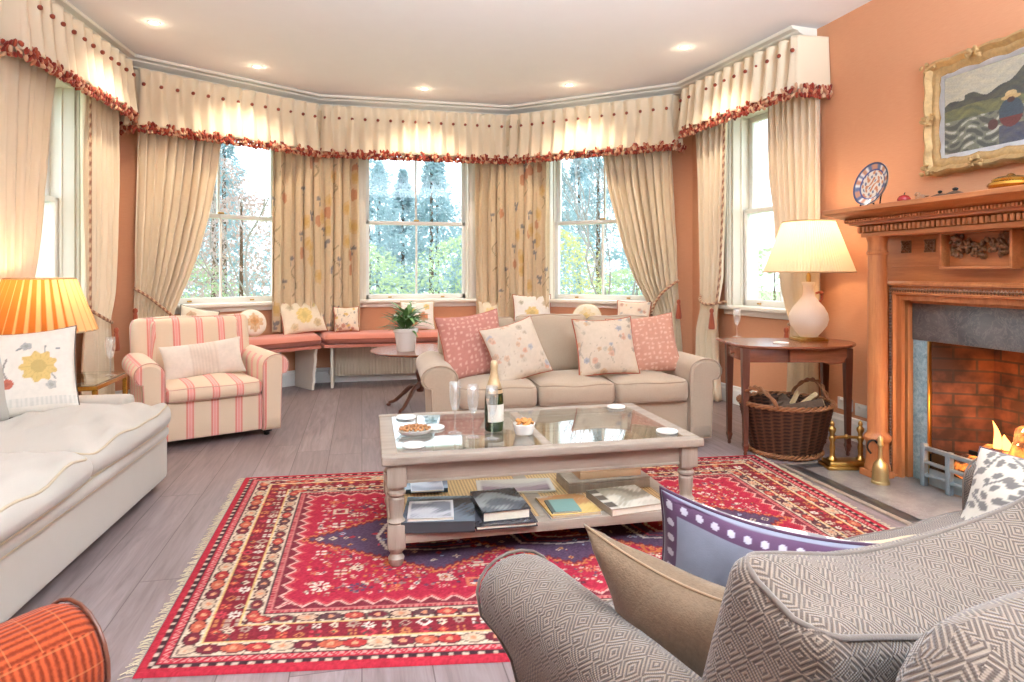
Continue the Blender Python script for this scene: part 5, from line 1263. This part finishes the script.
for sx, sy in ((-1, -1), (-1, 1), (1, -1), (1, 1)):
    b = MB(); P = []
    for z, w in ((.03, .011), (.055, .014), (.06, .017), (.075, .017), (.08, .014), (.4, .019), (.60, .023), (.702, .024)): P.append([(sx2*w, sy2*w, z) for sx2, sy2 in ((-1,-1),(1,-1),(1,1),(-1,1),(-1,-1))])
    b.grid(P); b.add(P[0][:4], [(3,2,1,0)]); b.lathe([(0, 0), (.010, .001), (.012, .015), (.009, .03)], 10); o = b.build('leg', MT['mahoz'], t, ang=25); o.location = (sx*.335, sy*.155, 0)
# ================================================================== LAMPS
def pleat_shade(par, r0, r1, z0, z1, n, mat, dep=.012):
    b = MB(); P = []
    for i in range(n*4):
        a = 2*PI*i/(n*4); q = (i % 4); k = (0, .5, 1, .5)[q]
        P.append([((r0+(r1-r0)*v+dep*k*(1-.3*v))*math.cos(a), (r0+(r1-r0)*v+dep*k*(1-.3*v))*math.sin(a), z0+(z1-z0)*v) for v in (0, .33, .66, 1)])
    b.grid(P, cu=True); o = b.build('lamp_shade', mat, par, ang=20)
    for nm, r, z in (('bottom_binding', r0+dep*.6, z0), ('top_binding', r1+dep*.5, z1)):
        b = MB(); b.tube([(r*math.cos(2*PI*i/64), r*math.sin(2*PI*i/64), z) for i in range(64)], .006, 6, closed=True); b.build(nm, MT['linenmount'], o, ang=180)
    return o
def bulb(par, z, e, col=(1, .70, .40)):
    b = MB(); b.lathe([(0, -.03), (.012, -.028), (.012, .0), (.024, .03), (.028, .05), (.020, .072), (0, .08)], 16, (0, 0, z)); b.build('bulb', MT['bulb'], par)
    l = bpy.data.lights.new('lamp_light', 'POINT'); l.energy = e; l.color = col; l.shadow_soft_size = .035; o = bpy.data.objects.new('lamp_light', l); link(o, par); o.location = (0, 0, z+.13)
MT['bulb'] = emit('lit_bulb', (1, .76, .46), 5)
lx, ly = 3.045, 3.965
t = thing('table_lamp', 'lit table lamp with frosted glass gourd base on the drop-leaf table', 'table lamp', (lx, ly, .722)); lz = .722
b = MB(); b.rbox(-.095, .095, -.095, .095, 0, .018, .004, k=2); b.rbox(-.08, .08, -.08, .08, .018, .026, .003); o = b.build('plinth', MT['brass'], t); o.rotation_euler.z = R(-13)
b = MB(); b.lathe([(.055, .026), (.062, .034), (.085, .06), (.118, .105), (.130, .15), (.124, .19), (.100, .235), (.066, .275), (.042, .31), (.034, .345), (.036, .38), (.046, .402), (.036, .408), (.0, .409)], 36); b.build('glass_body', MT['frost'], t, ang=180)
b = MB(); b.tube(bez([(.045, -.02, .33), (.085, -.02, .335), (.09, -.02, .29), (.07, -.02, .27)], 8), .008, 8); b.ball((.088, -.02, .33), .014, 8, 5); b.build('handle', MT['redbraid'], t)
b = MB(); b.tube([(0, 0, .03), (0, 0, .56)], .005, 8); b.lathe([(.016, .41), (.016, .45), (.010, .47)], 12); b.build('stem', MT['brass'], t)
pleat_shade(t, .292, .165, 1.20-lz, 1.552-lz, 90, MT['shader'], .007); bulb(t, .60, 2.7)
b = MB(); b.tube([(-.165, 0, .815), (.165, 0, .815)], .002, 5); b.tube([(0, -.165, .815), (0, .165, .815)], .002, 5); b.tube([(0, 0, .55), (0, 0, .83)], .003, 6); b.build('shade_carrier', MT['brass'], t)
# ---- glass side table behind the cream sofa
t = thing('glass_side_table', 'low glass-topped side table behind the cream sofa arm', 'side table', (-1.76, 4.33, 0))
b = MB(); b.rbox(-.43, .31, -.24, .28, .556, .570, .003); b.build('glass_top', MT['tglass'], t, smooth=False)
b = MB()
for y in (-.22, .26): b.rbox(-.41, .30, y-.012, y+.012, .53, .556, .003)
for x in (-.40, .29): b.rbox(x-.012, x+.012, -.22, .26, .53, .556, .003)
b.build('frame', MT['gilt2'], t)
for x in (-.40, .29):
    for y in (-.22, .26): b = MB(); b.rbox(-.013, .013, -.013, .013, 0, .53, .003); o = b.build('leg', MT['gilt2'], t); o.location = (x, y, 0)
t = thing('table_lamp', 'lit lamp with ribbed golden shade and white base at the left edge', 'table lamp', (-1.84, 4.34, .57))
b = MB(); b.lathe([(.06, 0), (.065, .012), (.05, .02), (.06, .035), (.088, .07), (.10, .11), (.092, .15), (.062, .185), (.034, .205), (.03, .23), (.036, .24), (.0, .242)], 30); b.build('ceramic_body', MT['ceramic'], t, ang=180)
b = MB(); b.tube([(0, 0, .24), (0, 0, .42)], .006, 8); b.lathe([(.016, .24), (.016, .28)], 12); b.build('stem', MT['brass'], t)
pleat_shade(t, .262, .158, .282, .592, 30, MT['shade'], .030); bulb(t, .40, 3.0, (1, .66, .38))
b = MB(); b.tube([(-.158, 0, .58), (.158, 0, .58)], .002, 5); b.tube([(0, 0, .4), (0, 0, .595)], .003, 6); b.build('shade_carrier', MT['brass'], t)
# ================================================================== GLASSES AND BOTTLE
def flute(loc, label, h=.225, r=.026, group='champagne flutes'):
    t = thing('champagne_flute', label, 'glass', loc, group=group); s = h/.225
    b = MB(); b.lathe([(0, .0), (.032, .001), (.033, .003), (.02, .006), (.006, .010), (.0042, .02), (.004, .085*s), (.006, .095*s)], 24); b.build('foot', MT['cg'], t, ang=180)
    b = MB(); b.lathe([(.006, .095*s), (.012, .102*s), (.019, .12*s), (.0245, .15*s), (r, .18*s), (.0245, h), (.0235, h), (.0248, .18*s), (.0232, .15*s), (.0178, .12*s), (.010, .106*s), (0, .102*s)], 24); b.build('bowl', MT['cg'], t, ang=180); return t
TZ = .008+.455
for px, py, lb in ((455, 433, 'champagne flute nearest the nut dish on the coffee table'), (473, 437, 'middle champagne flute of the three on the coffee table'), (492, 439, 'champagne flute standing in front of the green bottle')):
    p = spot(px, py, TZ); flute((p.x, p.y, TZ), lb, .235, .028)
flute((-1.49, 4.40, .57), 'champagne flute on the glass side table, behind the cream sofa', .235, .027)
p = spot(737, 337, .722); flute((p.x+.0, p.y, .722), 'champagne flute at the window end of the drop-leaf table', .21, .026)
p = spot(494, 430, TZ); t = thing('champagne_bottle', 'green champagne bottle with gold foil neck on the coffee table', 'bottle', (p.x, p.y, TZ), R(20))
b = MB(); b.lathe([(0, .012), (.03, .002), (.040, .0), (.044, .006), (.0445, .12), (.043, .16), (.036, .20), (.024, .235), (.0165, .262), (.0145, .285), (.0145, .30), (0, .30)], 30); b.build('glass_body', MT['bottle'], t, ang=180)
b = MB(); b.lathe([(.0385, .196), (.0315, .218), (.0252, .237), (.0182, .262), (.0158, .285), (.0178, .292), (.0180, .302), (.0165, .312), (.014, .322), (.0, .326)], 24); b.build('foil', MT['foil'], t, ang=180)
b = MB(); P = [[(.0453*math.cos(a), .0453*math.sin(a), z) for z in (.045, .125)] for a in [R(200+140*i/20) for i in range(21)]]; b.grid(P); b.build('paper_label', MT['label'], t, ang=180)
b = MB(); P = [[(r*math.cos(a), r*math.sin(a), z) for r, z in ((.0420, .175), (.0395, .192))] for a in [R(200+140*i/20) for i in range(21)]]; b.grid(P); b.build('neck_label', MT['foil'], t, ang=180)
# ---- dishes, coasters
p = spot(415, 433, TZ); t = thing('nut_plate', 'white oval dish of roasted nuts on the coffee table', 'dish', (p.x, p.y, TZ), R(10))
b = MB(); b.lathe([(0, .004), (.052, .004), (.056, .0), (.062, .006), (.078, .020), (.080, .022), (.076, .022), (.060, .011), (0, .009)], 32); o = b.build('dish', MT['ceramic'], t, ang=180); o.scale = (1.15, .9, 1)
rr = random.Random(3)
for i in range(46):
    a = i*2.399; q = math.sqrt(i/46)*.062; b = MB(); b.ball((0,0,0), (rr.uniform(.009, .011), rr.uniform(.007, .009), .007), 7, 5, rot=Euler((rr.uniform(-1, 1), rr.uniform(-1, 1), a)).to_matrix())
    o = b.build('nut', MT['nut']); o.location = (p.x+q*math.cos(a)*1.15, p.y+q*math.sin(a)*.85, TZ+.020+.014*(1-(q/.062)**2)); tag(o, 'roasted nut heaped in the white oval dish on the coffee table', 'nut', 'nuts in the oval dish')
p = spot(524, 434, TZ); t = thing('ramekin', 'white ramekin of crackers on the coffee table, right of the bottle', 'bowl', (p.x, p.y, TZ))
b = MB(); b.lathe([(0, .004), (.036, .0), (.040, .003), (.050, .046), (.051, .050), (.047, .050), (.037, .008), (0, .008)], 30, rmod=lambda a, i: 1+.012*math.sin(a*24) if i in (2, 3) else 1); b.build('bowl', MT['ceramic'], t, ang=180)
for i in range(16):
    a = i*2.399; q = math.sqrt(i/16)*.036; b = MB(); b.rbox(-.013, .013, -.010, .010, -.004, .004, .003); o = b.build('cracker', MT['crisp']); o.location = (p.x+q*math.cos(a), p.y+q*math.sin(a), TZ+.048+.014*(1-(q/.036)**2)+.003*(i % 3)); o.rotation_euler = (rr.uniform(-.7, .7), rr.uniform(-.7, .7), a); tag(o, 'golden cracker piled in the white ramekin on the coffee table', 'cracker', 'crackers in the ramekin')
def coaster(p, label, r=.05):
    b = MB(); b.lathe([(0, 0), (r-.003, 0), (r, .003), (r, .007), (r-.002, .009), (r-.008, .0085), (r-.010, .0075), (0, .0075)], 30); o = b.build('coaster', MT['ceramic'], ang=30); o.location = p; tag(o, label, 'coaster', 'white round coasters'); return o
for px, py, lb in ((406, 418, 'white coaster at the far left corner of the coffee table'), (414, 446, 'white coaster at the near left corner of the coffee table, before the nuts'), (434, 428, 'white coaster between the nut dish and the first flute'),
                   (616, 407.5, 'white coaster at the far right corner of the coffee table'), (667, 432, 'white coaster at the near right corner of the coffee table')):
    coaster(spot(px, py, TZ), lb)
p = spot(781, 343.5, .722); coaster(p, 'white coaster on the drop-leaf table before the lamp')
# ================================================================== BOOKS ON THE CANE SHELF
SHZ = .008+.138
def book(label, px0, py0, px1, py1, depth, th, z, fn, board=S(60,60,64), name='book', cat='book', soft=False, spine=0, pagecol=None):
    a, c = spot(px0, py0, z), spot(px1, py1, z); e = (c-a); w = e.length; rz = math.atan2(e.y, e.x)
    t = thing(name, label, cat, (a.x, a.y, z), rz, 'books and magazines on the coffee table shelf'); bt = .003 if not soft else .0012
    b = MB(); o_ = .004 if not soft else 0
    b.rbox(0, w, 0, depth, 0, bt, .0008, col=board); b.rbox(0, w, 0, depth, th-bt, th-.0004, .0008, col=board)
    sp = (0, .004) if spine == 0 else (w-.004, w)
    if spine == 2: b.rbox(0, w, 0, .004, 0, th, .001, col=board)
    elif spine == 3: b.rbox(0, w, depth-.004, depth, 0, th, .001, col=board)
    else: b.rbox(sp[0], sp[1], 0, depth, 0, th, .001, col=board)
    n, m = 26, 26; P = []; cols = []
    for i in range(n+1): P.append([(w*i/n, depth*j/m, th+.0004) for j in range(m+1)]); cols += [fn(i/n, j/m) for j in range(m+1)]
    b.grid(P, col=cols, flip=False); b.build('cover', MT['vcgloss'], t, colors=True, smooth=False)
    b = MB(); b.rbox(o_+.002, w-o_-.002, o_+.002, depth-o_-.002, bt, th-bt, .0005); b.build('pages', MT['pages'], t, smooth=False); return t
def photo(seed, cols, border=None, bc=(1,1,1)):
    r_ = random.Random(seed); q = [(r_.uniform(2, 9), r_.uniform(2, 9), r_.uniform(0, 6), r_.uniform(0, 6)) for _ in range(3)]
    def f(u, v):
        if border and (u < border or u > 1-border or v < border or v > 1-border): return bc
        k = sum(math.sin(a*u*.9+c+2*math.sin(b_*v*.7+d)) for a, b_, c, d in q)/3*.45+(v*1.5-.75)+.10*math.sin(u*57+v*31)*math.sin(v*71); q_ = max(0, min(len(cols)-1.001, (k*.55+.5)*(len(cols)-1))); i = int(q_); w_ = min(1, max(0, (q_-i)*2.2-.6)); return tuple(a_*(1-w_)+b_*w_ for a_, b_ in zip(cols[i], cols[i+1]))
    return f
g1 = [S(70,76,84), S(110,120,128), S(160,170,176), S(196,204,210), S(90,80,80)]
book('large grey hardback at the left end of the coffee table shelf', 401, 534, 475, 532, .30, .045, SHZ, photo(1, [S(60,66,76), S(100,110,122), S(40,42,48), S(130,150,164)]), S(64,68,72), spine=2)
book('pale booklet lying on the large grey hardback', 407, 522, 454, 520, .20, .012, SHZ+.0455, photo(2, [S(150,146,150), S(196,190,194), S(120,120,130), S(210,206,206)], .04, S(206,200,200)), S(190,186,188), soft=True, name='booklet')
book('slim dark book behind the large grey hardback on the shelf', 404, 494, 448, 492, .22, .02, SHZ, photo(3, [S(150,166,186), S(110,120,136), S(180,190,206)]), S(50,60,70), spine=2)
book('light grey booklet on the slim dark book at the back left', 411, 493, 444, 491, .18, .008, SHZ+.0205, photo(4, [S(150,150,166), S(186,186,200), S(130,124,140)], .03, S(196,196,206)), S(170,170,180), soft=True, name='booklet')
book('dark hardback at the bottom of the centre pile on the shelf', 476, 531, 538, 526, .30, .018, SHZ, photo(5, [S(60,58,66), S(90,86,96), S(40,40,48)]), S(46,46,54), spine=0)
book('thick black-and-grey photo book on top of the centre pile', 483, 523, 531, 518, .27, .042, SHZ+.0185, photo(6, [S(44,44,50), S(96,100,106), S(150,154,156), S(60,56,60), S(110,120,116)]), S(56,58,62), spine=0)
book('flat landscape magazine at the back centre of the shelf', 478, 495, 556, 492, .19, .008, SHZ, photo(7, [S(110,92,100), S(150,130,140), S(190,180,176), S(214,206,196)], .05, S(214,206,198)), S(206,196,186), soft=True, name='magazine', cat='magazine')
book('bottom magazine of the small stack in the middle of the shelf', 551, 520, 602, 515, .25, .010, SHZ, photo(8, [S(206,200,190), S(180,170,160)]), S(210,200,190), soft=True, name='magazine', cat='magazine')
book('yellow magazine on top of the middle stack, under the teal booklet', 552, 518, 601, 513, .24, .008, SHZ+.0105, photo(9, [S(216,176,96), S(226,190,116), S(196,140,90), S(206,196,176)]), S(196,160,90), soft=True, name='magazine', cat='magazine')
book('small teal booklet lying on the yellow magazine', 552, 514, 582, 512, .15, .007, SHZ+.019, lambda u, v: S(126,164,156) if u > .14 else S(86,96,92), S(96,110,106), soft=True, name='booklet')
sketch = photo(10, [S(206,196,180), S(226,216,200), S(176,164,146), S(150,140,124), S(216,206,190)])
book('large sketch-covered book at the right end of the shelf', 612, 517, 664, 510, .26, .032, SHZ, lambda u, v: (S(96,86,78) if int(v*9) % 3 else S(206,196,180)) if u < .16 else sketch(u, v), S(176,160,142), spine=0)
def keepsake(label, px0, py0, px1, py1, dep, h, z, mat):
    a, c = spot(px0, py0, z), spot(px1, py1, z); w = (c-a).length; t = thing('wooden_box', label, 'box', (a.x, a.y, z), math.atan2(c.y-a.y, c.x-a.x), 'pale boxes on the coffee table shelf')
    b = MB(); b.rbox(0, w, 0, dep, 0, h*.72, .003, k=2); b.build('body', mat, t); b = MB(); b.rbox(-.001, w+.001, -.001, dep+.001, h*.74, h, .004, k=2); b.build('lid', mat, t)
keepsake('wide pale wooden box at the back right of the shelf', 569, 494, 650, 487, .20, .055, SHZ, MT['limez'])
keepsake('tan wooden box on top of the wide pale box', 580, 480, 641, 475, .14, .045, SHZ+.0555, simple('tan_card', S(206,164,128), .7))
# ================================================================== TRIPOD TABLE AND PLANT
cx, cy = .50, 5.76
t = thing('tripod_table', 'round mahogany tripod table under the potted plant, beside the beige sofa', 'side table', (cx, cy, 0))
b = MB(); b.lathe([(0, .492), (.36, .492), (.415, .500), (.428, .508), (.430, .514), (.424, .520), (0, .520)], 56); b.build('table_top', MT['maho'], t)
b = MB(); b.lathe([(0, .15), (.03, .15), (.036, .17), (.036, .22), (.024, .24), (.032, .27), (.04, .31), (.03, .35), (.02, .38), (.022, .44), (.034, .46), (.034, .47), (.06, .478), (.06, .492)], 24); b.build('pedestal', MT['mahoz'], t)
for a in (148, 232, 350):
    b = MB(); q = bez([(.02, 0, .20), (.09, 0, .19), (.17, 0, .12), (.25, 0, .055), (.31, 0, .03)], 6); b.tube(q, [.022]*6+[.020]*6+[.017]*6+[.014]*6+[.013], 8); b.ball((.315, 0, .014), (.024, .016, .014), 10, 6); o = b.build('leg', MT['mahoz'], t); o.rotation_euler.z = R(a)
px_, py_ = .37, 5.68
t = thing('potted_plant', 'leafy green plant with white buds in a white pot on the tripod table', 'plant', (px_, py_, .52))
b = MB(); b.lathe([(0, 0), (.072, 0), (.076, .005), (.098, .16), (.106, .165), (.106, .195), (.100, .197), (.095, .19), (.092, .165), (0, .165)], 30); b.build('pot', MT['ceramic'], t, ang=40)
b = MB(); b.lathe([(0, .172), (.09, .168)], 20); b.build('compost', MT['soil'], t)
b = MB(); rr = random.Random(6)
def blade(b, base, d, L, w, droop):
    d = d.normalized(); side = d.cross(Vector((0,0,1))); side = side.normalized() if side.length > .01 else Vector((1,0,0)); P = []
    for i in range(7):
        v = i/6; p = base+d*L*v+Vector((0,0,-droop*v*v)); ww = w*math.sin(PI*min(1, .08+v*.92))**.8
        P.append([tuple(p-side*ww+Vector((0,0,.25*ww))), tuple(p), tuple(p+side*ww+Vector((0,0,.25*ww)))])
    b.grid(P)
for i in range(95):
    a = rr.uniform(0, 6.28); h = rr.uniform(.0, .16); base = Vector((.04*math.cos(a)*rr.random(), .04*math.sin(a)*rr.random(), .17+h)); d = Vector((math.cos(a), math.sin(a), rr.uniform(.1, 1.3))); blade(b, base, d, rr.uniform(.13, .25), rr.uniform(.012, .021), rr.uniform(.02, .11))
b.build('leaves', MT['leaf'], t, ang=180)
b = MB()
for i in range(12): a = rr.uniform(0, 6.28); q = rr.uniform(.02, .06); b.tube([(0, 0, .17), (q*math.cos(a), q*math.sin(a), .30+rr.uniform(0, .06))], .003, 5)
b.build('stems', MT['leaf'], t)
for i in range(7):
    a = i*.9+.3; q = rr.uniform(.05, .12); c = (q*1.2*math.cos(a), q*1.2*math.sin(a), rr.uniform(.30, .42)); b = MB()
    for k in range(5): bb = 2*PI*k/5; b.ball((c[0]+.014*math.cos(bb), c[1]+.014*math.sin(bb), c[2]), (.012, .009, .006), 7, 5)
    b.build('bloom', MT['petal'], t)
# ================================================================== OUTSIDE
t = NT('lawn'); t.bsdf(t.ramp(t.noise(t.coord(), 1.2, 5), [(.35, S(120,150,96)), (.7, S(176,190,140))]), .9); MT['lawn'] = t.mat
b = MB(); b.prism([(-40,-6),(40,-6),(40,60),(-40,60)], -.9, -.7); tag(b.build('ground', MT['lawn'], smooth=False), kind='structure')
def leaf_mat(name, a, b_):
    t = NT(name); c = t.mix(t.noise(t.coord(), 3, 4), a, b_)
    d = t.n('ShaderNodeBsdfDiffuse'); t.l(c, d.inputs[0]); tr = t.n('ShaderNodeBsdfTranslucent'); t.l(c, tr.inputs[0])
    m = t.n('ShaderNodeMixShader'); m.inputs[0].default_value = .4; t.l(d.outputs[0], m.inputs[1]); t.l(tr.outputs[0], m.inputs[2]); t.l(m.outputs[0], t.out.inputs[0]); return t.mat
LM = {'con': leaf_mat('conifer_needles', S(140,168,176), S(190,207,212)), 'grn': leaf_mat('shrub_leaves', S(158,180,140), S(208,216,180)),  # washed-out tones put the garden haze into the foliage colour
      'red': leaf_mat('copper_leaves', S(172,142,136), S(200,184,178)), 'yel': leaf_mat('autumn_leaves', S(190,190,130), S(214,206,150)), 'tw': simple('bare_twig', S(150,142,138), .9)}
def tree(name, label, x, y, h, r, kind, seed, cone=True, n=1500, sz=.16, base=.1, group=None):
    rr = random.Random(seed); t = thing(name, label, 'shrub' if 'shrub' in name else 'tree', (x, y, -.7), group=group)
    b = MB(); b.lathe([(.03*h*.6, 0), (.02*h*.6, h*.4), (.006*h, h*.97)], 8); b.build('trunk', MT['bark'], t)
    b = MB()
    for i in range(n):
        q = rr.random(); z = h*(base+(1-base)*q)
        if cone: rad = r*(1-q)**.85*(.55+.45*abs(math.sin(q*h*2.4)))*math.sqrt(rr.uniform(.15, 1))
        else: rad = r*math.sqrt(max(0, 1-(2*q-1)**2))*rr.uniform(.4, 1)
        a = rr.uniform(0, 2*PI); c = Vector((rad*math.cos(a), rad*math.sin(a), z-(rad*.25 if cone else 0))); s_ = sz*rr.uniform(.5, 1.3)
        M = Matrix.Translation(c) @ Euler((rr.uniform(-1, 1), rr.uniform(-1, 1), a)).to_matrix().to_4x4()
        b.add([(-s_*.6, -s_*.3, 0), (s_*.5, -s_*.35, .04*s_), (s_, .0, -.2*s_), (s_*.4, s_*.35, 0)], [(0,1,2,3)], M=M)
    b.build('foliage', LM[kind], t, smooth=False); return t
cones = [(-1.9,24,8.5,2.2),(.2,27,9.5,2.5),(2.6,25,6.6,2.1),(5.0,28,8,2.4),(7.5,25,7.2,2.3),(10.5,28,8.4,2.6),(-5.2,27,8,2.4),(14,26,8.2,2.4),(3.6,21,4.4,1.6),(-9,25,8,2.4)]
cl = ['tall pale conifer seen through the left panes of the centre window','tallest blue-green conifer behind the centre window','shorter conifer behind the glazing bar of the centre window','conifer behind the right bay window',
      'conifer behind the right bay curtain','conifer beyond the right-hand window','conifer behind the left bay window','far conifer beyond the lamp-side window','small conifer standing low in the right panes of the centre window','conifer behind the left bay curtain']
for i, (x, y, h, r) in enumerate([(-12,36,9,3.2),(-7.5,37,8.2,3),(-3.4,38,9.4,3.2),(.9,37,8,3),(4.4,39,9,3.2),(9,37,8.6,3.2),(13,38,9.5,3.2),(17,37,8.5,3),(2.0,33,7,2.4),(-1.2,32,6.4,2.4),(6.6,33,7,2.6)]):
    tree('conifer_tree', ['farthest conifer at the left of the tree line','pale conifer behind the left bay window trees','distant conifer left of the centre window','distant conifer behind the tallest one in the centre window','distant conifer right of the centre glazing bar','distant conifer behind the right patterned curtain','distant conifer behind the right bay window','farthest conifer at the right of the tree line','hazy conifer between the two centre window trees','hazy conifer at the left edge of the centre window','hazy conifer at the left edge of the right bay window'][i], x, y, h, r, 'con', 90+i, True, 2600, .24, .02, 'conifers beyond the garden')
for i, (q, lb) in enumerate(zip(cones, cl)): tree('conifer_tree', lb, q[0], q[1], q[2], q[3], 'con', i, True, 5200, .125, .04, 'conifers beyond the garden')
bush = [(-.1,14,2.5,1.3,'grn'),(2.3,14.5,2.7,1.5,'grn'),(4.3,14.5,2.9,1.4,'yel'),(-2.2,13.0,3.3,1.5,'red'),(-3.6,14,2.2,1.4,'grn'),(6.2,14,2.0,1.3,'grn'),(8.4,12,2.4,1.5,'grn'),(-3.4,16.5,4.6,1.6,'red'),(7.6,8.6,2.0,1.0,'grn'),(-7.5,9.5,3.2,1.5,'grn')]
bl = ['low green shrub at the left of the centre window','low green shrub at the right of the centre window','yellow-green shrub at the right edge of the centre window','copper-leaved shrub in the left bay window','low green shrub low in the left bay window',
      'green shrub low in the right bay window','green shrub behind the right bay curtain','tall copper-leaved shrub at the back of the left bay window','green shrub outside the right-hand window','green shrub outside the left window']
for i, (q, lb) in enumerate(zip(bush, bl)): tree('garden_shrub', lb, q[0], q[1], q[2], q[3], q[4], 50+i, False, 3600, .065, .02, 'garden shrubs')
def bare(x, y, h, seed, label):
    rr = random.Random(seed); t = thing('bare_tree', label, 'tree', (x, y, -.7)); b = MB()
    def br(p, d, L, r_, dep):
        pts = [p]; 
        for k in range(5): d = (d+Vector((rr.uniform(-.22, .22), rr.uniform(-.22, .22), rr.uniform(-.05, .15)))).normalized(); p = p+d*L/5; pts.append(p)
        b.tube(pts, [r_*(1-.6*k/5) for k in range(6)], 5)
        if dep:
            for k in range(3): q = pts[rr.randint(2, 5)]; br(q, (d+Vector((rr.uniform(-.9, .9), rr.uniform(-.9, .9), rr.uniform(-.1, .5)))).normalized(), L*.62, r_*.5, dep-1)
    for k in range(3): br(Vector((0,0,0)), Vector((rr.uniform(-.4, .4), rr.uniform(-.3, .3), 1)).normalized(), h*.55, .035, 4)
    b.build('branches', LM['tw'], t)
bare(4.6, 11.0, 4.2, 3, 'bare branching tree seen through the right bay window')
bare(-1.7, 11.5, 4.6, 5, 'bare branching tree seen through the left bay window')
# ================================================================== LIGHT AND CAMERA
sc = bpy.context.scene
w = bpy.data.worlds.new('overcast_sky'); sc.world = w; w.use_nodes = True; nt = w.node_tree; nt.nodes.clear()
tc = nt.nodes.new('ShaderNodeTexCoord'); sp = nt.nodes.new('ShaderNodeSeparateXYZ'); rp = nt.nodes.new('ShaderNodeValToRGB'); bg = nt.nodes.new('ShaderNodeBackground'); ou = nt.nodes.new('ShaderNodeOutputWorld')
nt.links.new(tc.outputs['Generated'], sp.inputs[0]); nt.links.new(sp.outputs[2], rp.inputs[0]); nt.links.new(rp.outputs[0], bg.inputs[0]); nt.links.new(bg.outputs[0], ou.inputs[0])
rp.color_ramp.elements[0].color = (.76, .89, 1, 1); rp.color_ramp.elements[0].position = 0; rp.color_ramp.elements[1].color = (.85, .94, 1, 1); rp.color_ramp.elements[1].position = .6
bg.inputs[1].default_value = 1.6
for i, (x, y) in enumerate(((.5, 4.2), (1.3, 3.4), (2.5, 2.2), (2.6, .4), (.9, -.9))):
    l = bpy.data.lights.new('added_ceiling_spot', 'SPOT'); l.energy = 7; l.color = (.8, .92, 1); l.spot_size = R(140); l.spot_blend = .8; l.shadow_soft_size = .05  # unseen spots added to lift the room's light, no fitting modelled
    o = bpy.data.objects.new('added_ceiling_spot', l); link(o); o.location = (x, y, ZC-.02)
for x, y, z in ((-.2, -.7, 1.7), (1.9, -.9, 1.7), (1.2, -1.2, 1.7)):
    l = bpy.data.lights.new('added_ceiling_wash', 'SPOT'); l.energy = 470; l.color = (.74, .90, 1.03); l.shadow_soft_size = .08; l.spot_size = R(108); l.spot_blend = .6  # added behind the camera, without a fitting, to brighten the ceiling
    o = bpy.data.objects.new('added_ceiling_wash', l); link(o); o.location = (x, y, z); o.rotation_euler = (R(180-34), 0, 0)
cd = bpy.data.cameras.new('camera'); cam = bpy.data.objects.new('camera', cd); link(cam)
cam.location = (0, 0, CAMH); cam.rotation_euler = (R(90), 0, -YAW); cd.sensor_width = 36; cd.lens = FPX/1024*36; cd.shift_y = -(341-HOR)/1024; cd.clip_start = .02
sc.camera = cam
vs = sc.view_settings; vs.view_transform = 'Standard'; vs.look = 'None'; vs.gamma = 1; vs.use_curve_mapping = False; vs.exposure = 1.36
